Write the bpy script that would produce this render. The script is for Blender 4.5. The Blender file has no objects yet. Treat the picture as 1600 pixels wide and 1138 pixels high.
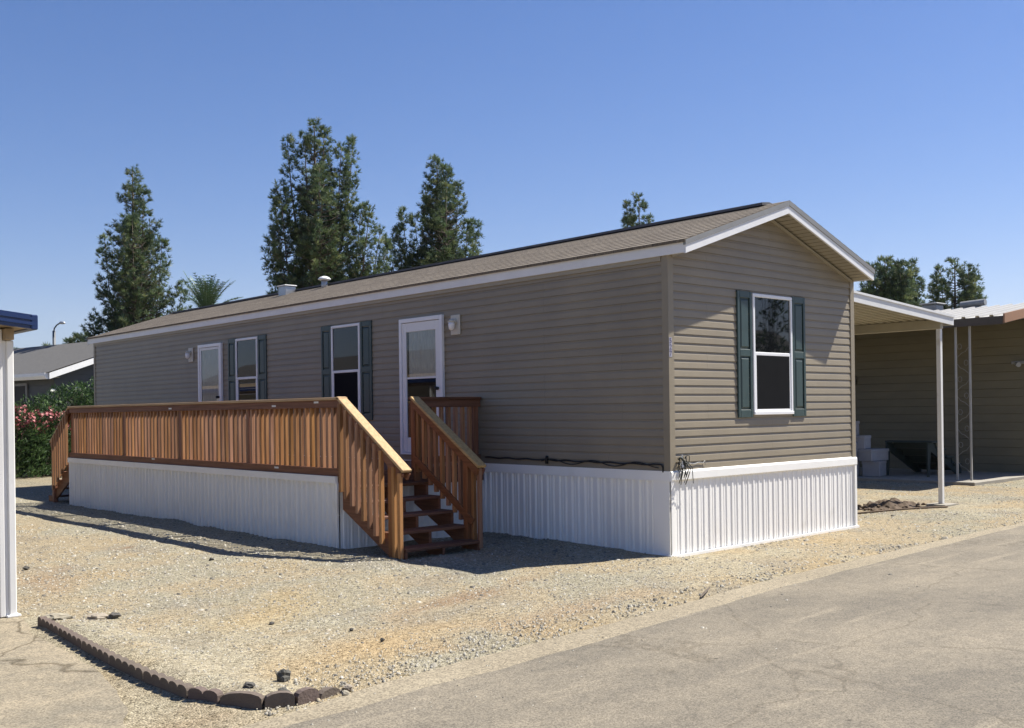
import bpy, math, random
import numpy as np
from mathutils import Vector, noise
R = math.radians
sc = bpy.context.scene
COL = sc.collection
rng = random.Random(11)

# ------------------------------------------------------------------ camera basis (solved from the house's own edges)
CAM = Vector((-9.524, -7.752, 1.742))
FW = Vector((0.6715002, 0.74100398, 0.00076514))
RT = Vector((0.74094251, -0.67143044, -0.01361496))
UP = Vector((0.009575, -0.00970937, 0.99990702))
def at(px, py, d):
    """real point at depth d metres seen at photo pixel px,py (1600 wide)"""
    return CAM + d * (FW + RT * ((px - 800) / 1611.75) + UP * ((640.17 - py) / 1611.75))
def ax(px, d):
    p = at(px, 640, d)
    return p.x, p.y

# ------------------------------------------------------------------ materials
def new_mat(name):
    m = bpy.data.materials.new(name); m.use_nodes = True
    nt = m.node_tree
    return m, nt, nt.nodes, nt.links, nt.nodes['Principled BSDF']
def ramp(nodes, stops):
    r = nodes.new('ShaderNodeValToRGB'); e = r.color_ramp.elements
    while len(e) < len(stops): e.new(0.5)
    for k, (p, c) in enumerate(stops):
        e[k].position = p; e[k].color = (*c, 1) if len(c) == 3 else c
    return r
def mul(c, k): return tuple(min(1, v * k) for v in c)
def mat(name, col, rough=.6, var=.12, scale=4, stretch=(1, 1, 1), bump=0, bscale=60, metal=0, rnd=0, spec=.5, dirt=None):
    m, nt, N, L, P = new_mat(name)
    P.inputs['Roughness'].default_value = rough; P.inputs['Metallic'].default_value = metal
    P.inputs['Specular IOR Level'].default_value = spec
    tc = N.new('ShaderNodeTexCoord'); mp = N.new('ShaderNodeMapping'); mp.inputs['Scale'].default_value = stretch
    L.new(tc.outputs['Object'], mp.inputs['Vector'])
    vec = mp.outputs['Vector']
    if rnd:
        oi = N.new('ShaderNodeObjectInfo'); ad = N.new('ShaderNodeVectorMath'); ad.operation = 'SCALE'
        cb = N.new('ShaderNodeCombineXYZ')
        for k in range(3): L.new(oi.outputs['Random'], cb.inputs[k])
        L.new(cb.outputs[0], ad.inputs[0]); ad.inputs['Scale'].default_value = 37.0
        ad2 = N.new('ShaderNodeVectorMath'); L.new(mp.outputs[0], ad2.inputs[0]); L.new(ad.outputs[0], ad2.inputs[1])
        vec = ad2.outputs[0]
    nz = N.new('ShaderNodeTexNoise'); nz.inputs['Scale'].default_value = scale; nz.inputs['Detail'].default_value = 6
    nz.inputs['Roughness'].default_value = .6
    L.new(vec, nz.inputs['Vector'])
    rp = ramp(N, [(.3, mul(col, 1 - var)), (.7, mul(col, 1 + var))])
    L.new(nz.outputs['Fac'], rp.inputs['Fac'])
    out = rp.outputs['Color']
    if dirt:
        n2 = N.new('ShaderNodeTexNoise'); n2.inputs['Scale'].default_value = dirt[1]; n2.inputs['Detail'].default_value = 5
        L.new(tc.outputs['Object'], n2.inputs['Vector'])
        r2 = ramp(N, [(dirt[2], (0, 0, 0)), (dirt[2] + .12, (1, 1, 1))]); L.new(n2.outputs['Fac'], r2.inputs['Fac'])
        mx = N.new('ShaderNodeMix'); mx.data_type = 'RGBA'
        ml = N.new('ShaderNodeMath'); ml.operation = 'MULTIPLY'; L.new(r2.outputs[0], ml.inputs[0]); ml.inputs[1].default_value = dirt[3]
        L.new(ml.outputs[0], mx.inputs['Factor']); L.new(out, mx.inputs['A']); mx.inputs['B'].default_value = (*dirt[0], 1)
        out = mx.outputs['Result']
    if rnd:
        hs = N.new('ShaderNodeHueSaturation')
        mr = N.new('ShaderNodeMapRange'); mr.inputs['To Min'].default_value = 1 - rnd; mr.inputs['To Max'].default_value = 1 + rnd
        L.new(oi.outputs['Random'], mr.inputs['Value']); L.new(mr.outputs[0], hs.inputs['Value'])
        m2 = N.new('ShaderNodeMath'); m2.operation = 'MULTIPLY'; m2.inputs[1].default_value = 7.31
        f2 = N.new('ShaderNodeMath'); f2.operation = 'FRACT'; L.new(oi.outputs['Random'], m2.inputs[0]); L.new(m2.outputs[0], f2.inputs[0])
        mr2 = N.new('ShaderNodeMapRange'); mr2.inputs['To Min'].default_value = .485; mr2.inputs['To Max'].default_value = .515
        L.new(f2.outputs[0], mr2.inputs['Value']); L.new(mr2.outputs[0], hs.inputs['Hue'])
        L.new(out, hs.inputs['Color']); out = hs.outputs['Color']
    L.new(out, P.inputs['Base Color'])
    if bump:
        nb = N.new('ShaderNodeTexNoise'); nb.inputs['Scale'].default_value = bscale; nb.inputs['Detail'].default_value = 4
        L.new(vec, nb.inputs['Vector'])
        b = N.new('ShaderNodeBump'); b.inputs['Strength'].default_value = bump; b.inputs['Distance'].default_value = .01
        L.new(nb.outputs['Fac'], b.inputs['Height']); L.new(b.outputs[0], P.inputs['Normal'])
    return m

M = {}
M['siding'] = mat('vinyl_siding', (.245, .213, .152), .55, .07, 1.5, (1, 1, 3), bump=.10, bscale=25)
M['siding_trim'] = mat('vinyl_trim', (.262, .222, .157), .5, .05)
M['white'] = mat('white_paint', (.78, .78, .77), .45, .04, 2)
M['skirt'] = mat('white_skirting', (.87, .855, .815), .42, .05, 1.2, (1, 1, .5), bump=.12, bscale=9, dirt=((.5, .45, .36), 2.2, .64, .22))
M['fascia'] = mat('fascia_paint', (.74, .74, .74), .5, .05, 3)
M['drip'] = mat('grey_drip_edge', (.22, .22, .215), .5, .1)
M['soffit'] = mat('vinyl_soffit', (.32, .285, .22), .6, .05)
M['frame'] = mat('window_vinyl', (.80, .80, .81), .35, .03)
M['shutter'] = mat('green_shutter', (.036, .063, .060), .42, .1, 6, bump=.1, bscale=80)
M['shutter_edge'] = M['shutter']
M['black'] = mat('black_rubber', (.012, .012, .012), .6, .2)
M['grey'] = mat('grey_plastic', (.28, .28, .27), .5, .1)
M['beige'] = mat('beige_plastic', (.55, .52, .45), .45, .05)
M['curtain'] = mat('pale_curtain', (.74, .75, .71), .8, .18, 6, (3, 14, 1))
M['screen'] = mat('insect_screen', (.010, .010, .012), .9, .1, spec=.05)
M['brass'] = mat('handle_metal', (.1, .09, .08), .3, .1, metal=1)
M['galv'] = mat('galvanised_metal', (.42, .43, .44), .4, .12, 8, metal=.7)
M['rust'] = mat('stained_underside', (.32, .24, .15), .8, .35, 5)
M['post'] = mat('white_post', (.74, .73, .70), .45, .08, 3, (1, 1, .3), dirt=((.45, .4, .32), 3, .6, .5))
M['awn'] = mat('awning_metal', (.42, .405, .37), .45, .06, 1.5, dirt=((.40, .36, .28), 1.3, .6, .3))
M['awn_white'] = mat('awning_white', (.66, .66, .65), .45, .05, 2)
M['lattice'] = mat('lattice_paint', (.36, .35, .32), .5, .1)
M['awn_tan'] = mat('awning_tan_underside', (.38, .345, .26), .55, .08, 1.5)
M['blue'] = mat('navy_gutter', (.012, .030, .105), .3, .1)
M['brown'] = mat('brown_fascia', (.30, .16, .085), .6, .12)
M['dkbrown'] = mat('dark_fascia', (.075, .06, .045), .6, .12)
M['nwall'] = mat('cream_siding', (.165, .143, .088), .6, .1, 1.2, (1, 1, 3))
M['nroof'] = mat('grey_roof', (.10, .10, .105), .8, .15, 6)
M['fwall'] = mat('slate_siding', (.050, .055, .060), .6, .08)
M['froof'] = mat('grey_shingles', (.088, .084, .078), .9, .22, 9, bump=.3, bscale=40)
M['concrete'] = mat('concrete', (.28, .255, .21), .85, .14, 3, bump=.4, bscale=50)
M['edging'] = mat('edging_concrete', (.115, .088, .070), .9, .15, 6, bump=.5, bscale=60, rnd=.08)
M['block'] = mat('pale_block', (.31, .31, .325), .8, .08, 4, rnd=.12)
M['dkgreen'] = mat('dark_green_tread', (.026, .040, .036), .6, .15)
M['rock'] = mat('dark_rock', (.075, .07, .06), .85, .3, 9, bump=.6, bscale=20, rnd=.25)
M['palerock'] = mat('pale_chunk', (.27, .235, .18), .9, .2, 9, bump=.6, bscale=30, rnd=.12)
M['dirt'] = mat('brown_dirt', (.10, .069, .044), .95, .35, 8, bump=.8, bscale=30)
M['pole'] = mat('lamp_pole', (.09, .10, .11), .5, .1)
M['bark'] = mat('bark', (.10, .078, .058), .9, .3, 8, (1, 1, .2), bump=.6, bscale=20)
M['sticker'] = mat('white_tag', (.75, .73, .68), .5, .05)
M['digit'] = mat('number_ink', (.06, .05, .13), .5, .05)
def leafmat(name, col, tr=.3):
    m, nt, N, L, P = new_mat(name); P.inputs['Roughness'].default_value = .55; P.inputs['Specular IOR Level'].default_value = .3
    tc = N.new('ShaderNodeTexCoord'); nz = N.new('ShaderNodeTexNoise'); nz.inputs['Scale'].default_value = .9; nz.inputs['Detail'].default_value = 5; L.new(tc.outputs['Object'], nz.inputs['Vector'])
    rp = ramp(N, [(.3, mul(col, .7)), (.7, mul(col, 1.3))]); L.new(nz.outputs['Fac'], rp.inputs[0]); L.new(rp.outputs[0], P.inputs['Base Color'])
    t = N.new('ShaderNodeBsdfTranslucent'); L.new(rp.outputs[0], t.inputs[0]); mx = N.new('ShaderNodeMixShader'); mx.inputs[0].default_value = tr
    L.new(P.outputs[0], mx.inputs[1]); L.new(t.outputs[0], mx.inputs[2]); L.new(mx.outputs[0], N['Material Output'].inputs['Surface']); return m
for k, (c, n) in enumerate([((.048, .072, .034), 'pine_deep'), ((.080, .108, .046), 'pine_mid'), ((.125, .142, .062), 'pine_light'), ((.052, .078, .052), 'pine_blue')]):
    M['pine%d' % k] = leafmat(n, mul(c, 1.6))
for k, (c, n) in enumerate([((.016, .034, .012), 'oleander_deep'), ((.034, .066, .021), 'oleander_mid'), ((.085, .135, .045), 'oleander_light')]):
    M['ole%d' % k] = leafmat(n, mul(c, 1.35), .28)
M['pink'] = mat('pink_flower', (.40, .095, .11), .6, .25, 5)
M['pink2'] = mat('pale_pink_flower', (.50, .22, .20), .6, .2, 5)
M['wflower'] = mat('white_flower', (.78, .78, .70), .6, .1, 5)
M['palm'] = mat('palm_frond', (.085, .145, .065), .5, .25, 2)
M['hill'] = mat('dry_hills', (.16, .14, .10), .95, .3, .003)
M['stucco'] = mat('tan_stucco', (.42, .36, .27), .8, .1, 2)
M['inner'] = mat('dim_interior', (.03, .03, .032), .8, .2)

def wood(name, c1, c2, vertical, rnd=.3):
    m, nt, N, L, P = new_mat(name)
    P.inputs['Roughness'].default_value = .62; P.inputs['Specular IOR Level'].default_value = .3
    tc = N.new('ShaderNodeTexCoord'); mp = N.new('ShaderNodeMapping')
    mp.inputs['Scale'].default_value = (40, 40, 1.6) if vertical == 'z' else ((40, 1.6, 40) if vertical == 'y' else (1.6, 40, 40))
    oi = N.new('ShaderNodeObjectInfo'); cb = N.new('ShaderNodeCombineXYZ')
    ml = N.new('ShaderNodeMath'); ml.operation = 'MULTIPLY'; ml.inputs[1].default_value = 91.
    L.new(oi.outputs['Random'], ml.inputs[0])
    for k in range(3): L.new(ml.outputs[0], cb.inputs[k])
    L.new(tc.outputs['Object'], mp.inputs['Vector'])
    ad = N.new('ShaderNodeVectorMath'); L.new(mp.outputs[0], ad.inputs[0]); L.new(cb.outputs[0], ad.inputs[1])
    nz = N.new('ShaderNodeTexNoise'); nz.inputs['Scale'].default_value = 1; nz.inputs['Detail'].default_value = 5
    L.new(ad.outputs[0], nz.inputs['Vector'])
    rp = ramp(N, [(.32, c1), (.68, c2)]); L.new(nz.outputs['Fac'], rp.inputs['Fac'])
    hs = N.new('ShaderNodeHueSaturation'); mr = N.new('ShaderNodeMapRange')
    mr.inputs['To Min'].default_value = 1 - rnd; mr.inputs['To Max'].default_value = 1 + rnd
    L.new(oi.outputs['Random'], mr.inputs['Value']); L.new(mr.outputs[0], hs.inputs['Value'])
    m2 = N.new('ShaderNodeMath'); m2.operation = 'MULTIPLY'; m2.inputs[1].default_value = 13.7
    f2 = N.new('ShaderNodeMath'); f2.operation = 'FRACT'; L.new(oi.outputs['Random'], m2.inputs[0]); L.new(m2.outputs[0], f2.inputs[0])
    mr2 = N.new('ShaderNodeMapRange'); mr2.inputs['To Min'].default_value = .490; mr2.inputs['To Max'].default_value = .503
    L.new(f2.outputs[0], mr2.inputs['Value']); L.new(mr2.outputs[0], hs.inputs['Hue'])
    mr3 = N.new('ShaderNodeMapRange'); mr3.inputs['To Min'].default_value = .85; mr3.inputs['To Max'].default_value = 1.08
    L.new(f2.outputs[0], mr3.inputs['Value']); L.new(mr3.outputs[0], hs.inputs['Saturation'])
    L.new(rp.outputs[0], hs.inputs['Color']); L.new(hs.outputs[0], P.inputs['Base Color'])
    b = N.new('ShaderNodeBump'); b.inputs['Strength'].default_value = .25; b.inputs['Distance'].default_value = .004
    L.new(nz.outputs['Fac'], b.inputs['Height']); L.new(b.outputs[0], P.inputs['Normal'])
    return m
M['bal'] = wood('redwood_baluster', (.25, .115, .045), (.43, .23, .105), 'z', .28)
M['board'] = wood('redwood_board', (.145, .06, .027), (.24, .105, .05), 'y', .15)
M['boardx'] = wood('redwood_cross_board', (.10, .043, .021), (.17, .078, .038), 'x', .15)
M['cap'] = wood('cedar_cap', (.36, .225, .105), (.50, .345, .17), 'y', .08)
M['wpost'] = wood('redwood_post', (.18, .072, .031), (.29, .13, .058), 'z', .15)

def vinyl():
    m, nt, N, L, P = new_mat('vinyl_siding'); P.inputs['Roughness'].default_value = .5
    tc = N.new('ShaderNodeTexCoord'); sp = N.new('ShaderNodeSeparateXYZ'); L.new(tc.outputs['Object'], sp.inputs[0])
    ad = N.new('ShaderNodeMath'); ad.operation = 'ADD'; L.new(sp.outputs['X'], ad.inputs[0]); L.new(sp.outputs['Y'], ad.inputs[1])
    sz = N.new('ShaderNodeMath'); sz.operation = 'SUBTRACT'; L.new(sp.outputs['Z'], sz.inputs[0]); sz.inputs[1].default_value = 1.0
    cb = N.new('ShaderNodeCombineXYZ'); L.new(ad.outputs[0], cb.inputs['X']); L.new(sz.outputs[0], cb.inputs['Y'])
    br = N.new('ShaderNodeTexBrick'); br.inputs['Scale'].default_value = 1; br.inputs['Brick Width'].default_value = 3.7; br.inputs['Row Height'].default_value = .2032
    br.inputs['Mortar Size'].default_value = .0022; br.inputs['Mortar Smooth'].default_value = 0; br.offset = .37; br.offset_frequency = 3; br.squash = .83; br.squash_frequency = 5
    br.inputs['Color1'].default_value = (.255, .215, .152, 1); br.inputs['Color2'].default_value = (.272, .230, .164, 1); br.inputs['Mortar'].default_value = (.17, .145, .105, 1)
    L.new(cb.outputs[0], br.inputs['Vector'])
    nz = N.new('ShaderNodeTexNoise'); nz.inputs['Scale'].default_value = 1.1; nz.inputs['Detail'].default_value = 7; nz.inputs['Roughness'].default_value = .65; L.new(tc.outputs['Object'], nz.inputs['Vector'])
    rp = ramp(N, [(.32, (.90, .90, .91)), (.68, (1.07, 1.06, 1.04))]); L.new(nz.outputs['Fac'], rp.inputs[0])
    mx = N.new('ShaderNodeMix'); mx.data_type = 'RGBA'; mx.blend_type = 'MULTIPLY'; mx.inputs['Factor'].default_value = 1
    L.new(br.outputs['Color'], mx.inputs['A']); L.new(rp.outputs[0], mx.inputs['B']); L.new(mx.outputs['Result'], P.inputs['Base Color'])
    n2 = N.new('ShaderNodeTexNoise'); n2.inputs['Scale'].default_value = 2.6; n2.inputs['Detail'].default_value = 2; L.new(tc.outputs['Object'], n2.inputs['Vector'])
    b = N.new('ShaderNodeBump'); b.inputs['Strength'].default_value = .35; b.inputs['Distance'].default_value = .012
    L.new(n2.outputs['Fac'], b.inputs['Height']); L.new(b.outputs[0], P.inputs['Normal'])
    return m
M['siding'] = vinyl()
def shingles():
    m, nt, N, L, P = new_mat('brown_shingles'); P.inputs['Roughness'].default_value = .92
    tc = N.new('ShaderNodeTexCoord'); sp = N.new('ShaderNodeSeparateXYZ'); cb = N.new('ShaderNodeCombineXYZ')
    L.new(tc.outputs['Object'], sp.inputs[0]); L.new(sp.outputs['Y'], cb.inputs['X']); L.new(sp.outputs['X'], cb.inputs['Y'])
    br = N.new('ShaderNodeTexBrick'); br.inputs['Scale'].default_value = 1
    br.inputs['Brick Width'].default_value = .31; br.inputs['Row Height'].default_value = .137; br.inputs['Mortar Size'].default_value = .006
    br.inputs['Color1'].default_value = (.142, .113, .082, 1); br.inputs['Color2'].default_value = (.186, .152, .112, 1)
    br.inputs['Mortar'].default_value = (.07, .058, .047, 1); br.inputs['Mortar Smooth'].default_value = .4
    L.new(cb.outputs[0], br.inputs['Vector'])
    nz = N.new('ShaderNodeTexNoise'); nz.inputs['Scale'].default_value = 30; nz.inputs['Detail'].default_value = 6
    L.new(tc.outputs['Object'], nz.inputs['Vector'])
    rp = ramp(N, [(.3, (.6, .6, .6)), (.7, (1.25, 1.25, 1.25))]); L.new(nz.outputs['Fac'], rp.inputs[0])
    mx = N.new('ShaderNodeMix'); mx.data_type = 'RGBA'; mx.blend_type = 'MULTIPLY'; mx.inputs['Factor'].default_value = 1
    L.new(br.outputs['Color'], mx.inputs['A']); L.new(rp.outputs[0], mx.inputs['B']); L.new(mx.outputs['Result'], P.inputs['Base Color'])
    b = N.new('ShaderNodeBump'); b.inputs['Strength'].default_value = .5; b.inputs['Distance'].default_value = .01
    L.new(nz.outputs['Fac'], b.inputs['Height']); L.new(b.outputs[0], P.inputs['Normal'])
    return m
M['shingle'] = shingles()

def glass():
    m, nt, N, L, P = new_mat('window_glass')
    P.inputs['Base Color'].default_value = (.006, .007, .009, 1); P.inputs['Roughness'].default_value = .02
    P.inputs['IOR'].default_value = 1.52
    tc = N.new('ShaderNodeTexCoord'); nz = N.new('ShaderNodeTexNoise'); nz.inputs['Scale'].default_value = 1.3
    L.new(tc.outputs['Object'], nz.inputs['Vector'])
    b = N.new('ShaderNodeBump'); b.inputs['Strength'].default_value = .02; b.inputs['Distance'].default_value = .03
    L.new(nz.outputs['Fac'], b.inputs['Height']); L.new(b.outputs[0], P.inputs['Normal'])
    return m
M['glass'] = glass()
def clear_glass():
    m, nt, N, L, P = new_mat('door_glass')
    N.remove(P)
    tr = N.new('ShaderNodeBsdfTransparent'); tr.inputs[0].default_value = (.82, .85, .86, 1)
    gl = N.new('ShaderNodeBsdfGlossy'); gl.inputs['Roughness'].default_value = .02
    fr = N.new('ShaderNodeFresnel'); fr.inputs['IOR'].default_value = 1.7
    mx = N.new('ShaderNodeMixShader'); L.new(fr.outputs[0], mx.inputs[0]); L.new(tr.outputs[0], mx.inputs[1]); L.new(gl.outputs[0], mx.inputs[2])
    L.new(mx.outputs[0], N['Material Output'].inputs['Surface'])
    return m
M['cglass'] = clear_glass()

# ------------------------------------------------------------------ ground / road materials
def ground_mat():
    m, nt, N, L, P = new_mat('gravel_lot'); P.inputs['Roughness'].default_value = .95; P.inputs['Specular IOR Level'].default_value = .2
    tc = N.new('ShaderNodeTexCoord')
    vc = N.new('ShaderNodeVertexColor'); vc.layer_name = 'soil'
    v = N.new('ShaderNodeTexVoronoi'); v.inputs['Scale'].default_value = 75
    L.new(tc.outputs['Object'], v.inputs['Vector'])
    sep = N.new('ShaderNodeSeparateColor'); L.new(v.outputs['Color'], sep.inputs[0])
    rp = ramp(N, [(0, (.22, .21, .18)), (.17, (.70, .69, .65)), (.6, (1.0, 1.0, 1.0)), (1, (1.32, 1.31, 1.28))]); L.new(sep.outputs[0], rp.inputs[0])
    n1 = N.new('ShaderNodeTexNoise'); n1.inputs['Scale'].default_value = 14; n1.inputs['Detail'].default_value = 8; n1.inputs['Roughness'].default_value = .7
    L.new(tc.outputs['Object'], n1.inputs['Vector'])
    r1 = ramp(N, [(.33, (.72, .69, .64)), (.67, (1.16, 1.15, 1.12))]); L.new(n1.outputs['Fac'], r1.inputs[0])
    a = N.new('ShaderNodeMix'); a.data_type = 'RGBA'; a.blend_type = 'MULTIPLY'; a.inputs['Factor'].default_value = 1
    L.new(vc.outputs['Color'], a.inputs['A']); L.new(rp.outputs[0], a.inputs['B'])
    b = N.new('ShaderNodeMix'); b.data_type = 'RGBA'; b.blend_type = 'MULTIPLY'; b.inputs['Factor'].default_value = 1
    L.new(a.outputs['Result'], b.inputs['A']); L.new(r1.outputs[0], b.inputs['B'])
    L.new(b.outputs['Result'], P.inputs['Base Color'])
    ad = N.new('ShaderNodeMath'); ad.operation = 'ADD'
    L.new(v.outputs['Distance'], ad.inputs[0]); L.new(n1.outputs['Fac'], ad.inputs[1])
    bp = N.new('ShaderNodeBump'); bp.inputs['Strength'].default_value = .8; bp.inputs['Distance'].default_value = .012; bp.invert = True
    L.new(ad.outputs[0], bp.inputs['Height']); L.new(bp.outputs[0], P.inputs['Normal'])
    return m
def asphalt_mat(name, base, dust, cracks=.0, dscale=(.35, .9, 1), fine=160, dthr=.50, streaks=0):
    m, nt, N, L, P = new_mat(name); P.inputs['Roughness'].default_value = .9; P.inputs['Specular IOR Level'].default_value = .25
    tc = N.new('ShaderNodeTexCoord')
    mp = N.new('ShaderNodeMapping'); mp.inputs['Scale'].default_value = dscale; mp.inputs['Rotation'].default_value = (0, 0, .35)
    L.new(tc.outputs['Object'], mp.inputs[0])
    n1 = N.new('ShaderNodeTexNoise'); n1.inputs['Scale'].default_value = 1.1; n1.inputs['Detail'].default_value = 8; n1.inputs['Roughness'].default_value = .62
    L.new(mp.outputs[0], n1.inputs['Vector'])
    nb_ = N.new('ShaderNodeTexNoise'); nb_.inputs['Scale'].default_value = 7; nb_.inputs['Detail'].default_value = 9; nb_.inputs['Roughness'].default_value = .7
    L.new(tc.outputs['Object'], nb_.inputs['Vector'])
    mad = N.new('ShaderNodeMath'); mad.operation = 'MULTIPLY_ADD'; L.new(nb_.outputs['Fac'], mad.inputs[0]); mad.inputs[1].default_value = .55; L.new(n1.outputs['Fac'], mad.inputs[2])
    sb = N.new('ShaderNodeMath'); sb.operation = 'SUBTRACT'; L.new(mad.outputs[0], sb.inputs[0]); sb.inputs[1].default_value = .275
    fac = sb.outputs[0]
    if streaks:
        ms = N.new('ShaderNodeMapping'); ms.inputs['Scale'].default_value = (.55, 7, 1); ms.inputs['Rotation'].default_value = (0, 0, R(-24)); L.new(tc.outputs['Object'], ms.inputs[0])
        ns_ = N.new('ShaderNodeTexNoise'); ns_.inputs['Scale'].default_value = .8; ns_.inputs['Detail'].default_value = 3; L.new(ms.outputs[0], ns_.inputs['Vector'])
        rs = ramp(N, [(.62, (0, 0, 0)), (.72, (.22, .22, .22))]); L.new(ns_.outputs['Fac'], rs.inputs[0])
        as_ = N.new('ShaderNodeMath'); as_.operation = 'ADD'; L.new(fac, as_.inputs[0]); L.new(rs.outputs[0], as_.inputs[1]); fac = as_.outputs[0]
    r1 = ramp(N, [(dthr - .14, base), (dthr + .18, dust)]); L.new(fac, r1.inputs[0])
    v = N.new('ShaderNodeTexVoronoi'); v.inputs['Scale'].default_value = fine; L.new(tc.outputs['Object'], v.inputs['Vector'])
    sep = N.new('ShaderNodeSeparateColor'); L.new(v.outputs['Color'], sep.inputs[0])
    rp = ramp(N, [(0, (.55, .54, .53)), (.5, (1, 1, 1)), (1, (1.45, 1.43, 1.4))]); L.new(sep.outputs[0], rp.inputs[0])
    a = N.new('ShaderNodeMix'); a.data_type = 'RGBA'; a.blend_type = 'MULTIPLY'; a.inputs['Factor'].default_value = .8
    L.new(r1.outputs[0], a.inputs['A']); L.new(rp.outputs[0], a.inputs['B'])
    out = a.outputs['Result']
    # dark oil spots and pitting
    n3 = N.new('ShaderNodeTexVoronoi'); n3.inputs['Scale'].default_value = 2.2; n3.inputs['Randomness'].default_value = 1; L.new(tc.outputs['Object'], n3.inputs['Vector'])
    r3 = ramp(N, [(.022, (.3, .29, .28)), (.04, (1, 1, 1))]); L.new(n3.outputs['Distance'], r3.inputs[0])
    c = N.new('ShaderNodeMix'); c.data_type = 'RGBA'; c.blend_type = 'MULTIPLY'; c.inputs['Factor'].default_value = .75
    L.new(out, c.inputs['A']); L.new(r3.outputs[0], c.inputs['B']); out = c.outputs['Result']
    if cracks:
        nw = N.new('ShaderNodeTexNoise'); nw.inputs['Scale'].default_value = 1.6; nw.inputs['Detail'].default_value = 5; L.new(tc.outputs['Object'], nw.inputs['Vector'])
        mxv = N.new('ShaderNodeMix'); mxv.data_type = 'VECTOR'; mxv.inputs['Factor'].default_value = .35
        L.new(tc.outputs['Object'], mxv.inputs[4]); L.new(nw.outputs['Color'], mxv.inputs[5])
        vc = N.new('ShaderNodeTexVoronoi'); vc.feature = 'DISTANCE_TO_EDGE'; vc.inputs['Scale'].default_value = .7; L.new(mxv.outputs[1], vc.inputs['Vector'])
        rc = ramp(N, [(.002, (.25, .22, .18)), (.008, (1, 1, 1))]); L.new(vc.outputs['Distance'], rc.inputs[0])
        d = N.new('ShaderNodeMix'); d.data_type = 'RGBA'; d.blend_type = 'MULTIPLY'; d.inputs['Factor'].default_value = cracks
        L.new(out, d.inputs['A']); L.new(rc.outputs[0], d.inputs['B']); out = d.outputs['Result']
    L.new(out, P.inputs['Base Color'])
    bp = N.new('ShaderNodeBump'); bp.inputs['Strength'].default_value = .35; bp.inputs['Distance'].default_value = .004
    L.new(sep.outputs[0], bp.inputs['Height']); L.new(bp.outputs[0], P.inputs['Normal'])
    return m
M['ground'] = ground_mat()
M['road'] = asphalt_mat('aged_asphalt', (0.140, 0.124, 0.098), (0.222, 0.192, 0.144), fine=120, cracks=.3, streaks=1)
M['strip'] = asphalt_mat('sandy_gutter', (0.228, 0.194, 0.138), (0.285, 0.245, 0.175), fine=90)
M['drive'] = asphalt_mat('driveway_concrete', (0.175, 0.155, 0.117), (0.305, 0.257, 0.180), cracks=.7, fine=110, dscale=(.9, .7, 1), dthr=.46)

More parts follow.
